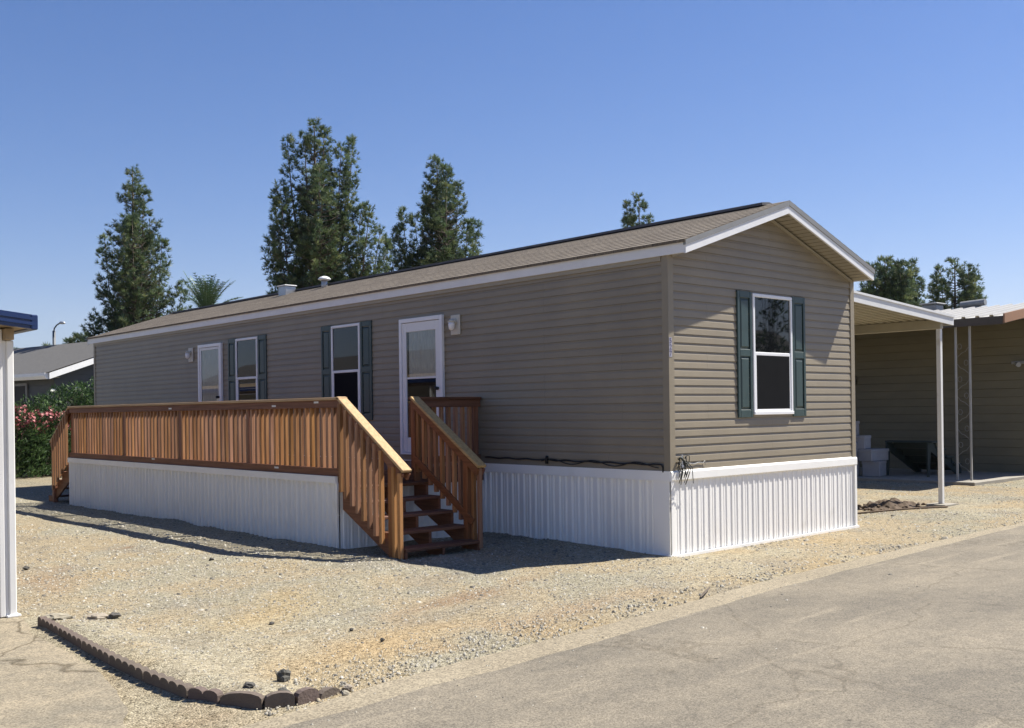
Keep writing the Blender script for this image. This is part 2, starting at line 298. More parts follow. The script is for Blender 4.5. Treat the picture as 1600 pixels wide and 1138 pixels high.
# ------------------------------------------------------------------ mesh builder
class MB:
    def __init__(s): s.v = []; s.f = []; s.m = []
    def quad(s, a, b, c, d, mi=0):
        n = len(s.v); s.v += [tuple(a), tuple(b), tuple(c), tuple(d)]; s.f.append((n, n+1, n+2, n+3)); s.m.append(mi)
    def tri(s, a, b, c, mi=0):
        n = len(s.v); s.v += [tuple(a), tuple(b), tuple(c)]; s.f.append((n, n+1, n+2)); s.m.append(mi)
    def poly(s, pts, mi=0):
        n = len(s.v); s.v += [tuple(p) for p in pts]; s.f.append(tuple(range(n, n+len(pts)))); s.m.append(mi)
    def box(s, x0, x1, y0, y1, z0, z1, mi=0, bev=0):
        if bev: return s.bbox(Vector(((x0+x1)/2, (y0+y1)/2, (z0+z1)/2)), Vector((1,0,0)), Vector((0,1,0)), Vector((0,0,1)), abs(x1-x0), abs(y1-y0), abs(z1-z0), bev, mi)
        n = len(s.v)
        s.v += [(x0,y0,z0),(x1,y0,z0),(x1,y1,z0),(x0,y1,z0),(x0,y0,z1),(x1,y0,z1),(x1,y1,z1),(x0,y1,z1)]
        for q in ((0,3,2,1),(4,5,6,7),(0,1,5,4),(1,2,6,5),(2,3,7,6),(3,0,4,7)):
            s.f.append(tuple(n+k for k in q)); s.m.append(mi)
    def bbox(s, c, X, Y, Z, lx, ly, lz, b, mi=0):
        """box with chamfered edges, axes X Y Z"""
        c = Vector(c); n = len(s.v); h = (lx/2, ly/2, lz/2); b = min(b, min(h)*.8)
        idx = {}
        for sx in (-1, 1):
            for sy in (-1, 1):
                for sz in (-1, 1):
                    for k in range(3):
                        o = [sx*h[0], sy*h[1], sz*h[2]]
                        for j in range(3):
                            if j != k: o[j] -= (sx, sy, sz)[j]*b
                        idx[(sx, sy, sz, k)] = len(s.v)
                        s.v.append(tuple(c + X*o[0] + Y*o[1] + Z*o[2]))
        def add(l):
            s.f.append(tuple(l)); s.m.append(mi)
        for k in range(3):
            a, d = [j for j in range(3) if j != k]
            for sg in (-1, 1):
                l = []
                for (p, q) in ((-1,-1),(1,-1),(1,1),(-1,1)):
                    t = [0,0,0]; t[k] = sg; t[a] = p; t[d] = q; l.append(idx[(*t, k)])
                if (sg > 0) != (k != 1): l.reverse()
                add(l)
        for k in range(3):  # edges along axis k
            a, d = [j for j in range(3) if j != k]
            for p in (-1, 1):
                for q in (-1, 1):
                    t0 = [0,0,0]; t0[a] = p; t0[d] = q; t1 = list(t0); t0[k] = -1; t1[k] = 1
                    l = [idx[(*t0, a)], idx[(*t1, a)], idx[(*t1, d)], idx[(*t0, d)]]
                    add(l)
        for sx in (-1, 1):
            for sy in (-1, 1):
                for sz in (-1, 1):
                    add([idx[(sx, sy, sz, k)] for k in range(3)])
    def beam(s, a, b, w, h, up=(0,0,1), bev=0, mi=0):
        a = Vector(a); b = Vector(b); Z = (b-a); ln = Z.length; Z.normalize()
        X = Vector(up).cross(Z); X.normalize(); Y = Z.cross(X)
        if bev: s.bbox((a+b)/2, X, Y, Z, w, h, ln, bev, mi)
        else:
            n = len(s.v)
            for p in (a, b):
                for (sx, sy) in ((-1,-1),(1,-1),(1,1),(-1,1)): s.v.append(tuple(p + X*(sx*w/2) + Y*(sy*h/2)))
            for q in ((3,2,1,0),(4,5,6,7),(0,1,5,4),(1,2,6,5),(2,3,7,6),(3,0,4,7)): s.f.append(tuple(n+k for k in q)); s.m.append(mi)
    def tube(s, pts, r, n=8, mi=0, cap=True):
        pts = [Vector(p) for p in pts]; rs = r if isinstance(r, (list, tuple)) else [r]*len(pts)
        base = len(s.v); ref = Vector((.13, .29, .95))
        for i, p in enumerate(pts):
            d = (pts[min(i+1, len(pts)-1)] - pts[max(i-1, 0)]).normalized()
            if abs(d.dot(ref)) > .97: ref = Vector((1, .1, 0))
            X = d.cross(ref).normalized(); Y = d.cross(X)
            for k in range(n):
                a = 2*math.pi*k/n; s.v.append(tuple(p + (X*math.cos(a)+Y*math.sin(a))*rs[i]))
        for i in range(len(pts)-1):
            for k in range(n):
                s.f.append((base+i*n+k, base+i*n+(k+1)%n, base+(i+1)*n+(k+1)%n, base+(i+1)*n+k)); s.m.append(mi)
        if cap:
            s.f.append(tuple(base+k for k in reversed(range(n)))); s.m.append(mi)
            s.f.append(tuple(base+(len(pts)-1)*n+k for k in range(n))); s.m.append(mi)
    def prism(s, pts, dvec, mi=0):
        """planar outline pts (3D) extruded along dvec"""
        d = Vector(dvec); n = len(pts); b = len(s.v)
        s.v += [tuple(Vector(p)) for p in pts] + [tuple(Vector(p)+d) for p in pts]
        s.f.append(tuple(range(b+n-1, b-1, -1))); s.m.append(mi)
        s.f.append(tuple(range(b+n, b+2*n))); s.m.append(mi)
        for k in range(n):
            s.f.append((b+k, b+(k+1)%n, b+n+(k+1)%n, b+n+k)); s.m.append(mi)
    def build(s, name, mats, parent=None, smooth=False):
        if not isinstance(mats, (list, tuple)): mats = [mats]
        me = bpy.data.meshes.new(name)
        off = Vector((0,0,0)); p = parent
        while p is not None: off += p.location; p = p.parent
        me.from_pydata([(a-off.x, b-off.y, c-off.z) for a, b, c in s.v], [], s.f)
        for mm in mats: me.materials.append(M[mm] if isinstance(mm, str) else mm)
        if len(mats) > 1: me.polygons.foreach_set('material_index', s.m)
        if smooth: me.polygons.foreach_set('use_smooth', [True]*len(me.polygons))
        me.update()
        o = bpy.data.objects.new(name, me); COL.objects.link(o)
        if parent is not None: o.parent = parent
        return o
def tag(o, label, cat, group=None, kind=None):
    o['label'] = label; o['category'] = cat
    if group: o['group'] = group
    if kind: o['kind'] = kind
    return o
def thing(name, loc, label, cat, group=None):
    o = bpy.data.objects.new(name, None); COL.objects.link(o); o.location = loc; o.empty_display_size = .2
    return tag(o, label, cat, group)
def fixnormals(o):
    import bmesh
    b = bmesh.new(); b.from_mesh(o.data); bmesh.ops.remove_doubles(b, verts=b.verts, dist=1e-5); bmesh.ops.recalc_face_normals(b, faces=b.faces); b.to_mesh(o.data); b.free(); return o

# ------------------------------------------------------------------ ground sheet
def axis(lo, hi, step, far):
    c = list(np.arange(lo, hi + 1e-6, step)); out = []; d = step
    x = lo
    while x > -far: d *= 1.5; x -= d; out.append(x)
    out = out[::-1] + c; d = step; x = hi
    while x < far: d *= 1.5; x += d; out.append(x)
    return np.array(out)
def sstep(a, b, x):
    t = np.clip((x-a)/(b-a), 0, 1); return t*t*(3-2*t)
def fbm(X, Y, s, seed, octv=4):
    out = np.zeros(X.shape); amp = 1; tot = 0
    fx = X.ravel(); fy = Y.ravel(); o = out.ravel()
    for k in range(octv):
        f = s * 2**k
        o += amp*np.array([noise.noise((x*f+seed, y*f-seed, seed*.37+k)) for x, y in zip(fx, fy)]); tot += amp; amp *= .55
    return (o/tot).reshape(X.shape)
gx = axis(-9.5, 15.5, .125, 9000); gy = axis(-3.2, 15.0, .125, 9000)
GX, GY = np.meshgrid(gx, gy)
inner = (np.abs(GX) < 40) & (np.abs(GY) < 60)
def masked_fbm(s, seed, octv=4):
    Z = np.zeros(GX.shape); Z[inner] = fbm(GX[inner], GY[inner], s, seed, octv); return Z
fbm_in = lambda s_, sd: masked_fbm(s_, sd, 4)
n1 = masked_fbm(.55, 3.1); n2 = masked_fbm(1.6, 9.7); n3 = masked_fbm(.22, 21.3, 3); n4 = masked_fbm(3.2, 33.3, 3)
lotmask = sstep(-2.1, -1.2, GY) * sstep(-6.75, -6.3, GX)
GZ = (n1*.035 + n2*.022 + n4*.008) * lotmask
# gravel heaped slightly behind the scalloped edging and low windrow beside the deck shadow
GZ += .062*np.exp(-(np.maximum(0, np.abs(GX+6.55)-.06)/.2)**2) * sstep(-2.2, -1.9, GY) * (1-sstep(.9, 1.4, GY))
GZ += .03*np.exp(-((GX+3.1)/.7)**2) * sstep(1.0, 2.5, GY)*(1-sstep(10, 13, GY))
GZ += .035*np.exp(-(((GX+3.6)/1.4)**2+((GY-1.2)/.5)**2))
GZ += .010*(1+.8*n2*2)*np.exp(-((GY+.06)/.13)**2)*(GX > .1)*(GX < 4.4)
GZ += .03*(1+.8*n2*2)*np.exp(-((GX+2.45)/.13)**2)*(GY > 3.3)*(GY < 13.1)
GZ += .03*(1+.8*n2*2)*np.exp(-((GX+.08)/.13)**2)*sstep(.2, .8, GY)*(GY < 3.4)
under = (GX > -2.45) & (GX < 4.4) & (GY > -.2) & (GY < 18.5)
GZ = np.where(under & (GX > .1), -.02, GZ)
# soil colours
def blob(cx, cy, rx, ry, rot=0):
    c, s_ = math.cos(rot), math.sin(rot); dx = GX-cx; dy = GY-cy
    u = (dx*c+dy*s_)/rx; v = (-dx*s_+dy*c)/ry
    return np.exp(-(u*u+v*v)*(1+.9*n2*2))
sand = np.array([.55, .465, .325]); grav = np.array([.505, .47, .36]); pale = np.array([.61, .565, .435]); oran = np.array([.575, .455, .275]); redb = np.array([.40, .27, .175]); dkg = np.array([.36, .335, .285])
colr = np.zeros(GX.shape+(3,)); colr[:] = sand
def lay(w, c):
    global colr
    w = np.clip(w, 0, 1)[..., None]; colr = colr*(1-w) + c*w
lay(sstep(-.05, .16, n1+.3*n2)*1.0, grav*.98)
lay(sstep(.02, .25, n3 + .6*n2)*.6, pale)
lay(sstep(.06, .3, fbm_in(.9, 55.1))*.55, oran*np.array([1.04, 1.0, .95]))
lay(sstep(.10, .3, fbm_in(1.3, 71.7))*.5, dkg*1.05)
lay(np.exp(-((GX+3.0)/.75)**2)*sstep(2.2, 3.5, GY)*.8, pale*.95)       # grey gravel along the deck
lay(.85*blob(-5.1, .3, .95, .42, .5), sand*np.array([1.10, 1.03, .86]))
lay(.95*blob(-5.1, -1.3, .75, .36, .3), oran*np.array([1.08, 1.03, 1.0]))
lay(.55*blob(-5.3, .2, .5, .16, .4), oran*1.08)
lay(.75*blob(-3.5, -.3, .8, .13, .25), redb)
lay(.6*blob(-3.9, -.75, .6, .13, .15), dkg)
lay(.45*blob(-2.9, -1.4, 1.0, .22, .1), redb*1.2)
lay(.5*blob(-5.9, 3.6, .9, .3, 1.2), redb*1.15)
lay(.35*blob(-1.0, -1.1, 1.4, .3, .05), sand*1.05)
lay(.7*blob(7.2, 1.0, .9, .35, 0), redb*.9)
lay(.6*blob(5.6, .95, 1.1, .25, 0), oran*1.05)
lay(sstep(-2.0, -2.6, GY)*.5, sand*.95)
lay((GX > 20)*.4 + (GY > 16)*.4, grav*.8)
lay(.8*blob(-7.05, -2.25, .35, .10, .2), redb*.8); lay(.5*blob(-6.85, -1.95, .22, .1, .4), redb*.9)
# leaf litter and reddish mulch at the driveway foot
dr = sstep(-6.6, -6.9, GX)
lay(dr*.5, sand*.9)
verts = np.stack([GX, GY, GZ], -1).reshape(-1, 3)
ny, nx = GX.shape
ii = (np.arange(ny-1)[:, None]*nx + np.arange(nx-1)[None]).ravel()
faces = np.stack([ii, ii+1, ii+nx+1, ii+nx], 1)
def np_mesh(name, verts, faces, k):
    me = bpy.data.meshes.new(name); me.vertices.add(len(verts)); me.vertices.foreach_set('co', verts.astype(np.float32).ravel())
    me.loops.add(faces.size); me.loops.foreach_set('vertex_index', faces.astype(np.int32).ravel())
    me.polygons.add(len(faces)); me.polygons.foreach_set('loop_start', (np.arange(len(faces))*k).astype(np.int32))
    me.update(calc_edges=True); return me
me = np_mesh('ground', verts, faces, 4); me.polygons.foreach_set('use_smooth', [True]*len(faces))
ca = me.color_attributes.new('soil', 'FLOAT_COLOR', 'POINT')
ca.data.foreach_set('color', np.concatenate([colr.reshape(-1, 3)*.60, np.ones((len(verts), 1))], 1).astype(np.float32).ravel())
me.materials.append(M['ground'])
ground = bpy.data.objects.new('ground', me); COL.objects.link(ground); ground['kind'] = 'structure'
def gz(x, y):
    i = min(max(np.searchsorted(gx, x), 1), len(gx)-1); j = min(max(np.searchsorted(gy, y), 1), len(gy)-1)
    tx = (x-gx[i-1])/(gx[i]-gx[i-1]); ty = (y-gy[j-1])/(gy[j]-gy[j-1])
    return float((GZ[j-1, i-1]*(1-tx)+GZ[j-1, i]*tx)*(1-ty) + (GZ[j, i-1]*(1-tx)+GZ[j, i]*tx)*ty)

# ------------------------------------------------------------------ road, gutter strip, driveway
UPE = [(-9.0, -2.75), (-6.64, -2.49), (-5.94, -2.33), (-5.15, -2.24), (-4.52, -2.19), (-2.97, -2.07), (-.71, -1.82), (2.09, -1.70), (4.5, -1.62), (9, -1.60), (60, -1.6)]
LOE = [(-9.0, -2.92), (-6.58, -2.655), (-5.94, -2.61), (-5.41, -2.566), (-4.83, -2.54), (-4.17, -2.49), (-3.35, -2.40), (-1.23, -2.155), (2.0, -1.95), (4.5, -1.80), (9, -1.72), (60, -1.68)]
def interp(poly, x): return float(np.interp(x, [p[0] for p in poly], [p[1] for p in poly]))
xs = [-60, -30] + list(np.arange(-12, 14, .15)) + [20, 30, 60]
def wob(x, s): return noise.noise((x*1.7, s, 0))*.035 + noise.noise((x*6, s, 3))*.012
mb = MB()
for a, b in zip(xs[:-1], xs[1:]):
    la, lb = interp(LOE, a)+wob(a, 5), interp(LOE, b)+wob(b, 5)
    mb.quad((a, -12.6, .008), (b, -12.6, .008), (b, lb, .008), (a, la, .008))
o = mb.build('road', 'road'); o['kind'] = 'structure'
mb = MB()
for a, b in zip(xs[:-1], xs[1:]):
    la, lb = interp(LOE, a)-.08, interp(LOE, b)-.08; ua, ub = interp(UPE, a)+wob(a, 1), interp(UPE, b)+wob(b, 1)
    mb.quad((a, la, .004), (b, lb, .004), (b, ub, .012), (a, ua, .012))
o = mb.build('gutter_strip', 'strip'); o['kind'] = 'structure'
EDGE = [(-6.70, 1.20), (-6.735, .574), (-6.79, -.38), (-6.81, -1.1), (-6.785, -1.8), (-6.68, -2.06)]
dl = [(-6.72, 1.75), (-6.78, 1.2), (-6.83, .57), (-6.9, -.38), (-7.0, -1.1), (-7.15, -1.75), (-7.4, -2.3), (-7.7, -2.56)]
dl2 = []
for (a, b), (c, d) in zip(dl[:-1], dl[1:]):
    for k in range(8):
        t = k/8; x = a+(c-a)*t; y = b+(d-b)*t; dl2.append((x + noise.noise((x*5, y*5, 2))*.05, y))
dl2.append((-7.7, interp(UPE, -7.7)))
mb = MB(); mb.poly([(x, y, .014) for x, y in dl2] + [(-12.5, interp(UPE, -12.5)+.02, .014), (-12.5, 16, .014), (-6.85, 16, .014), (-6.72, 2.0, .014)])
o = mb.build('driveway', 'drive'); o['kind'] = 'structure'

# ------------------------------------------------------------------ loose gravel
def gravel():
    r = np.random.default_rng(5); n = 105000
    ang = r.uniform(R(42.2-28), R(42.2+28), n); d = 5.3*np.exp(r.uniform(0, 1, n)*math.log(26/5.3))
    x = CAM.x + np.sin(ang)*d/np.cos(ang-R(42.2)); y = CAM.y + np.cos(ang)*d/np.cos(ang-R(42.2))
    ok = (x > -6.6) & (x < 14) & (y < 20)
    ok &= y > np.interp(x, [p[0] for p in UPE], [p[1] for p in UPE]) + np.where(r.uniform(0, 1, n) < .05, -r.exponential(.5, n), np.abs(r.normal(0, .06, n)) - .02)
    ok &= ~((x > -.02) & (x < 4.2) & (y > -.02) & (y < 18.2)) & ~((x > -2.42) & (x < 0) & (y > 3.3) & (y < 13.1))
    x = x[ok]; y = y[ok]; n = len(x)
    j = np.clip(np.searchsorted(gy, y), 1, len(gy)-1); i = np.clip(np.searchsorted(gx, x), 1, len(gx)-1)
    dens = n1[j, i] - .35*(blob(-5.1, .3, 1.0, .45, .5)+blob(-5.1, -1.3, .8, .4, .3))[j, i]; keep = r.uniform(0, 1, n) < np.clip(.62 + dens*1.6, .12, 1); x = x[keep]; y = y[keep]; n = len(x)
    z = np.array([max(gz(a, b), .009 if b < -1.5 else -1) for a, b in zip(x, y)])
    dd = np.hypot(x-CAM.x, y-CAM.y)
    s = np.exp(r.normal(-5.12, .40, n)) * np.clip(dd/9, .8, 1.5)
    cube = np.array([(-1,-1,-1),(1,-1,-1),(1,1,-1),(-1,1,-1),(-.6,-.6,.75),(.6,-.6,.75),(.6,.6,.75),(-.6,.6,.75)])
    fc = np.array([(0,1,5,4),(1,2,6,5),(2,3,7,6),(3,0,4,7),(4,5,6,7)])
    V = cube[None]*(1+r.uniform(-.35, .35, (n, 8, 3))); V *= s[:, None, None]*np.stack([r.uniform(.7, 1.2, n), r.uniform(.6, 1., n), r.uniform(.35, .75, n)], 1)[:, None]
    a = r.uniform(0, 6.28, n); c, sn = np.cos(a), np.sin(a)
    X = V[..., 0]*c[:, None]-V[..., 1]*sn[:, None]; Y = V[..., 0]*sn[:, None]+V[..., 1]*c[:, None]
    V = np.stack([X+x[:, None], Y+y[:, None], V[..., 2]+z[:, None]+s[:, None]*.15], -1).reshape(-1, 3)
    F = (fc[None] + (np.arange(n)*8)[:, None, None]).reshape(-1, 4)
    me = np_mesh('gravel', V, F, 4)
    cols = [(.56, .52, .43), (.45, .41, .33), (.66, .62, .53), (.24, .22, .185), (.52, .44, .31)]
    for k, cc in enumerate(cols): me.materials.append(mat('gravel_stone', mul(cc, .60), .9, .2, 30))
    me.polygons.foreach_set('material_index', np.repeat(r.choice(5, n, p=[.28, .28, .09, .22, .13]), 5).astype(np.int32))
    o = bpy.data.objects.new('gravel', me); COL.objects.link(o)
    o['kind'] = 'stuff'; o['label'] = 'pale loose gravel scattered over the sandy lot'; o['category'] = 'gravel'
gravel()

# ------------------------------------------------------------------ MOBILE HOME
W, L = 4.17, 18.14; ZS, ZT = 1.0, 3.54; OV = .29; SL = .331
home = thing('mobile_home', (W/2, 0, 0), 'tan single wide mobile home with brown shingle roof and white skirting', 'house')
P4 = .1016
PROF = [(0, .0145), (.064, .0098), (.088, .0022), (P4, .0018)]
def siding(mb, org, u, n, u0, u1, z0, z1, clip=None, pitch=P4, prof=PROF):
    org = Vector(org); u = Vector(u); n = Vector(n)
    def rngz(z):
        return (u0, u1) if clip is None else clip(z)
    z = z0
    while z < z1 - 1e-4:
        for (a, oa), (b, ob) in zip(prof[:-1], prof[1:]):
            za, zb = z+a, min(z+b, z1)
            if za >= z1: break
            la, ra = rngz(za); lb, rb = rngz(zb)
            mb.quad(org+u*la+n*oa+Vector((0,0,za)), org+u*ra+n*oa+Vector((0,0,za)), org+u*rb+n*ob+Vector((0,0,zb)), org+u*lb+n*ob+Vector((0,0,zb)))
        la, ra = rngz(z)
        mb.quad(org+u*la+Vector((0,0,z)), org+u*ra+Vector((0,0,z)), org+u*ra+n*prof[0][1]+Vector((0,0,z)), org+u*la+n*prof[0][1]+Vector((0,0,z)))
        z += pitch
def gclip(z):
    d = max(0, (z-ZT)/SL); return (min(d, W/2), max(W-d, W/2))
APEX = ZT + SL*W/2
mb = MB(); siding(mb, (0, 0, 0), (1, 0, 0), (0, -1, 0), 0, W, ZS, APEX, gclip); mb.build('gable_wall', 'siding', home)
mb = MB(); siding(mb, (0, 0, 0), (0, 1, 0), (-1, 0, 0), 0, L, ZS, ZT+.05); mb.build('long_wall', 'siding', home)
mb = MB(); siding(mb, (W, 0, 0), (0, 1, 0), (1, 0, 0), 0, L, ZS, ZT+.05); mb.build('long_wall', 'siding', home)
mb = MB(); siding(mb, (0, L, 0), (1, 0, 0), (0, 1, 0), 0, W, ZS, APEX, gclip); mb.build('gable_wall', 'siding', home)
# corner trim
for (cx, cy, sx, sy) in ((0, 0, -1, -1), (W, 0, 1, -1), (0, L, -1, 1), (W, L, 1, 1)):
    mb = MB(); t = .022; w = .075
    xa, xb = (cx-t, cx+w-t) if sx < 0 else (cx-w+t, cx+t); ya, yb = (cy-t, cy+w-t) if sy < 0 else (cy-w+t, cy+t)
    pts = {(-1, -1): [(cx-t, cy-t), (cx+w, cy-t), (cx+w, cy), (cx, cy), (cx, cy+w), (cx-t, cy+w)],
           (1, -1): [(cx+t, cy-t), (cx+t, cy+w), (cx, cy+w), (cx, cy), (cx-w, cy), (cx-w, cy-t)],
           (-1, 1): [(cx-t, cy+t), (cx-t, cy-w), (cx, cy-w), (cx, cy), (cx+w, cy), (cx+w, cy+t)],
           (1, 1): [(cx+t, cy+t), (cx-w, cy+t), (cx-w, cy), (cx, cy), (cx, cy-w), (cx+t, cy-w)]}[(sx, sy)]
    mb.prism([(a, b, ZS-.03) for a, b in pts], (0, 0, ZT-ZS+.06)); ct = mb.build('corner_trim', 'siding_trim', home)
    if (sx, sy) == (-1, -1): corner = ct
# trim channel along the wall tops
mb = MB(); mb.box(-.034, -.001, .08, L-.08, ZT-.055, ZT+.0); mb.build('wall_trim', 'soffit', home)
for s_ in (0, 1):
    mb = MB(); x0, x1 = (0.05, W/2) if s_ == 0 else (W-.05, W/2)
    zz = lambda x: ZT + SL*(x if s_ == 0 else W-x)
    mb.beam((x0, -.018, zz(x0)-.02), (x1, -.018, zz(x1)-.02), .03, .035, up=(0, 1, 0)); mb.build('wall_trim', 'soffit', home)
# roof
ZF = 3.55
def roofz(x): return ZF + SL*(x if x < W/2 else W-x)
EX = .03
for s_ in (0, 1):
    sx = (lambda x: x) if s_ == 0 else (lambda x: W-x)
    mb = MB(); y0, y1 = -OV-.035, L+OV+.035
    xa = -EX-.05; xr = W/2
    top = lambda x: ZF+.160+SL*x
    if s_ == 0:
        # eave line sags and shingle courses step a little
        n = 14
        for k in range(n):
            a = xa+(xr-xa)*k/n; b = xa+(xr-xa)*(k+1)/n
            mb.quad((a, y0, top(a)+.006), (a, y1, top(a)+.006), (b, y1, top(b)), (b, y0, top(b)))
            mb.quad((a, y0, top(a)), (a, y1, top(a)), (a, y1, top(a)+.006), (a, y0, top(a)+.006))
        mb.quad((xa, y0, top(xa)-.03), (xa, y0, top(xa)), (xa, y1, top(xa)), (xa, y1, top(xa)-.03))
        mb.quad((xa, y0, top(xa)-.03), (xr, y0, top(xr)-.03), (xr, y0, top(xr)+.003), (xa, y0, top(xa)+.003))
        mb.quad((xa, y0, top(xa)-.03), (xr, y0, top(xr)-.03), (xr, y1, top(xr)-.03), (xa, y1, top(xa)-.03))
    else:
        for k in range(14):
            a = xa+(xr-xa)*k/14; b = xa+(xr-xa)*(k+1)/14
            mb.quad((W-a, y0, top(a)+.006), (W-b, y0, top(b)), (W-b, y1, top(b)), (W-a, y1, top(a)+.006))
        mb.quad((W-xa, y0, top(xa)-.03), (W-xa, y0, top(xa)), (W-xa, y1, top(xa)), (W-xa, y1, top(xa)-.03))
        mb.quad((W-xa, y0, top(xa)-.03), (W-xr, y0, top(xr)-.03), (W-xr, y0, top(xr)+.003), (W-xa, y0, top(xa)+.003))
        mb.quad((W-xa, y0, top(xa)-.03), (W-xr, y0, top(xr)-.03), (W-xr, y1, top(xr)-.03), (W-xa, y1, top(xa)-.03))
    rf = mb.build('roof', 'shingle', home)
    if s_ == 0: roof = rf
# ridge vent
mb = MB(); zr = ZF+.160+SL*W/2
mb.prism([(W/2-.16, -.02, zr-.03), (W/2, -.02, zr-.008), (W/2+.16, -.02, zr-.03), (W/2+.16, -.02, zr+.005), (W/2, -.02, zr+.026), (W/2-.16, -.02, zr+.005)], (0, L, 0)); mb.build('ridge_vent', 'nroof', roof)
# fascia: eaves
for x in (-EX, W+EX):
    mb = MB(); xo = x-.025 if x < 0 else x+.025
    mb.box(min(x, xo), max(x, xo), -OV-.0, L+OV, ZF-.012, ZF+.123); mb.build('fascia', 'fascia', home)
# rake fascia boards front + back, with grey drip strip above
for yy, d in ((-OV, -1), (L+OV, 1)):
    for s_ in (0, 1):
        fx = (lambda x: x) if s_ == 0 else (lambda x: W-x)
        za = lambda x: ZF + SL*x
        mb = MB(); a = -EX-.026; b = W/2 - .002
        mb.prism([(fx(a), yy, za(a)-.005), (fx(b), yy, za(b)-.005), (fx(b), yy, za(b)+.092), (fx(a), yy, za(a)+.092)], (0, d*.028, 0)); fixnormals(mb.build('rake_board', 'fascia', home))
        mb = MB(); a -= .012
        mb.prism([(fx(a), yy, za(a)+.0935), (fx(b), yy, za(b)+.0935), (fx(b), yy, za(b)+.158), (fx(a), yy, za(a)+.152)], (0, d*.038, 0)); fixnormals(mb.build('drip_edge', 'drip', home))
    # soffit with cross grooves
    for s_ in (0, 1):
        fx = (lambda x: x) if s_ == 0 else (lambda x: W-x)
        za = lambda x: ZF + SL*x + .012
        mb = MB(); ya, yb = (0, yy) if d < 0 else (L, yy); n = 22; a0 = -EX; b0 = W/2
        for k in range(n):
            a = a0+(b0-a0)*k/n; b = a0+(b0-a0)*(k+1)/n; g = .012
            mb.quad((fx(a), ya, za(a)), (fx(b-g), ya, za(b-g)), (fx(b-g), yb, za(b-g)), (fx(a), yb, za(a)))
            mb.quad((fx(b-g), ya, za(b-g)+.008), (fx(b), ya, za(b)+.008), (fx(b), yb, za(b)+.008), (fx(b-g), yb, za(b-g)+.008))
        mb.build('soffit', 'soffit', home)
# roof vents
vx = W/2-.28; zb = roofz(vx)+.15
mb = MB(); vy = 10.40
mb.tube([(vx, vy, zb-.08), (vx, vy, zb+.19)], .062, 14); pv = mb.build('roof_vent', 'galv', roof, True)
mb = MB(); cap = []
for (r_, z_) in ((.10, .15), (.13, .165), (.13, .18), (.09, .215), (.03, .235)):
    cap.append((r_, z_))
mb.tube([(vx, vy, zb+z_) for r_, z_ in cap], [r_ for r_, z_ in cap], 16); mb.build('vent_cap', 'white', pv, True)
vy = 11.9; mb = MB(); mb.box(vx-.13, vx+.13, vy-.15, vy+.15, zb-.08, zb+.17, bev=.015); mb.build('roof_vent', 'galv', roof)
mb = MB(); mb.box(vx-.15, vx+.15, vy-.17, vy+.17, zb+.1705, zb+.19, bev=.008); mb.build('vent_cap', 'white', roof)
# skirting with vertical ribs
def ribbed(mb, org, u, n, ln, z0, z1, pitch=.2286, dep=.010):
    org = Vector(org); u = Vector(u); n = Vector(n); s = 0.0
    pts = []
    while s < ln:
        for (a, o_) in ((0, 0), (.040, 0), (.050, 1), (.078, 1), (.088, 0), (.112, 0), (.118, .35), (.128, .35), (.134, 0), (.160, 0), (.170, .8), (.192, .8), (.202, 0)):
            if s+a <= ln: pts.append((s+a, o_*dep))
        s += pitch
    pts.append((ln, 0))
    for (a, oa), (b, ob) in zip(pts[:-1], pts[1:]):
        za = .012*noise.noise((a*2, z0, 1.)); zb_ = .012*noise.noise((b*2, z0, 1.))
        mb.quad(org+u*a+n*oa+Vector((0,0,z0+za)), org+u*b+n*ob+Vector((0,0,z0+zb_)), org+u*b+n*ob+Vector((0,0,z1)), org+u*a+n*oa+Vector((0,0,z1)))
mb = MB(); ribbed(mb, (.0, -.004, 0), (1, 0, 0), (0, -1, 0), W, -.02, .90); mb.build('skirting', 'skirt', home)
mb = MB(); ribbed(mb, (-.004, L, 0), (0, -1, 0), (-1, 0, 0), L-.25, -.02, .90, dep=.026)
mb.box(-.019, -.003, .0, .25, -.02, .90); mb.build('skirting', 'skirt', home)
mb = MB(); ribbed(mb, (W+.004, 0, 0), (0, 1, 0), (1, 0, 0), L, -.02, .90); mb.build('skirting', 'skirt', home)
mb = MB(); mb.box(-.032, -.002, -.02, L, .88, ZS+.0); mb.build('skirting_cap', 'skirt', home)
mb = MB(); mb.prism([(-.02, -.002, .985+.03), (-.02, -.034, .990), (-.02, -.038, .980), (-.02, -.038, .895), (-.02, -.030, .885), (-.02, -.002, .885)], (W+.045, 0, 0)); fixnormals(mb.build('skirting_cap', 'skirt', home))
for bb in ((W-.035, W+.016, -.034, -.001, -.02, .884), (-.018, .03, -.03, -.0215, -.02, .884)):
    mb = MB(); mb.box(*bb); mb.build('skirting_corner', 'skirt', home)
mb = MB(); mb.box(-.06, W+.05, -.045, -.0215, -.03, .012); mb.box(-.045, -.0255, -.02, 3.2, -.03, .012); mb.build('bottom_rail', 'skirt', home)

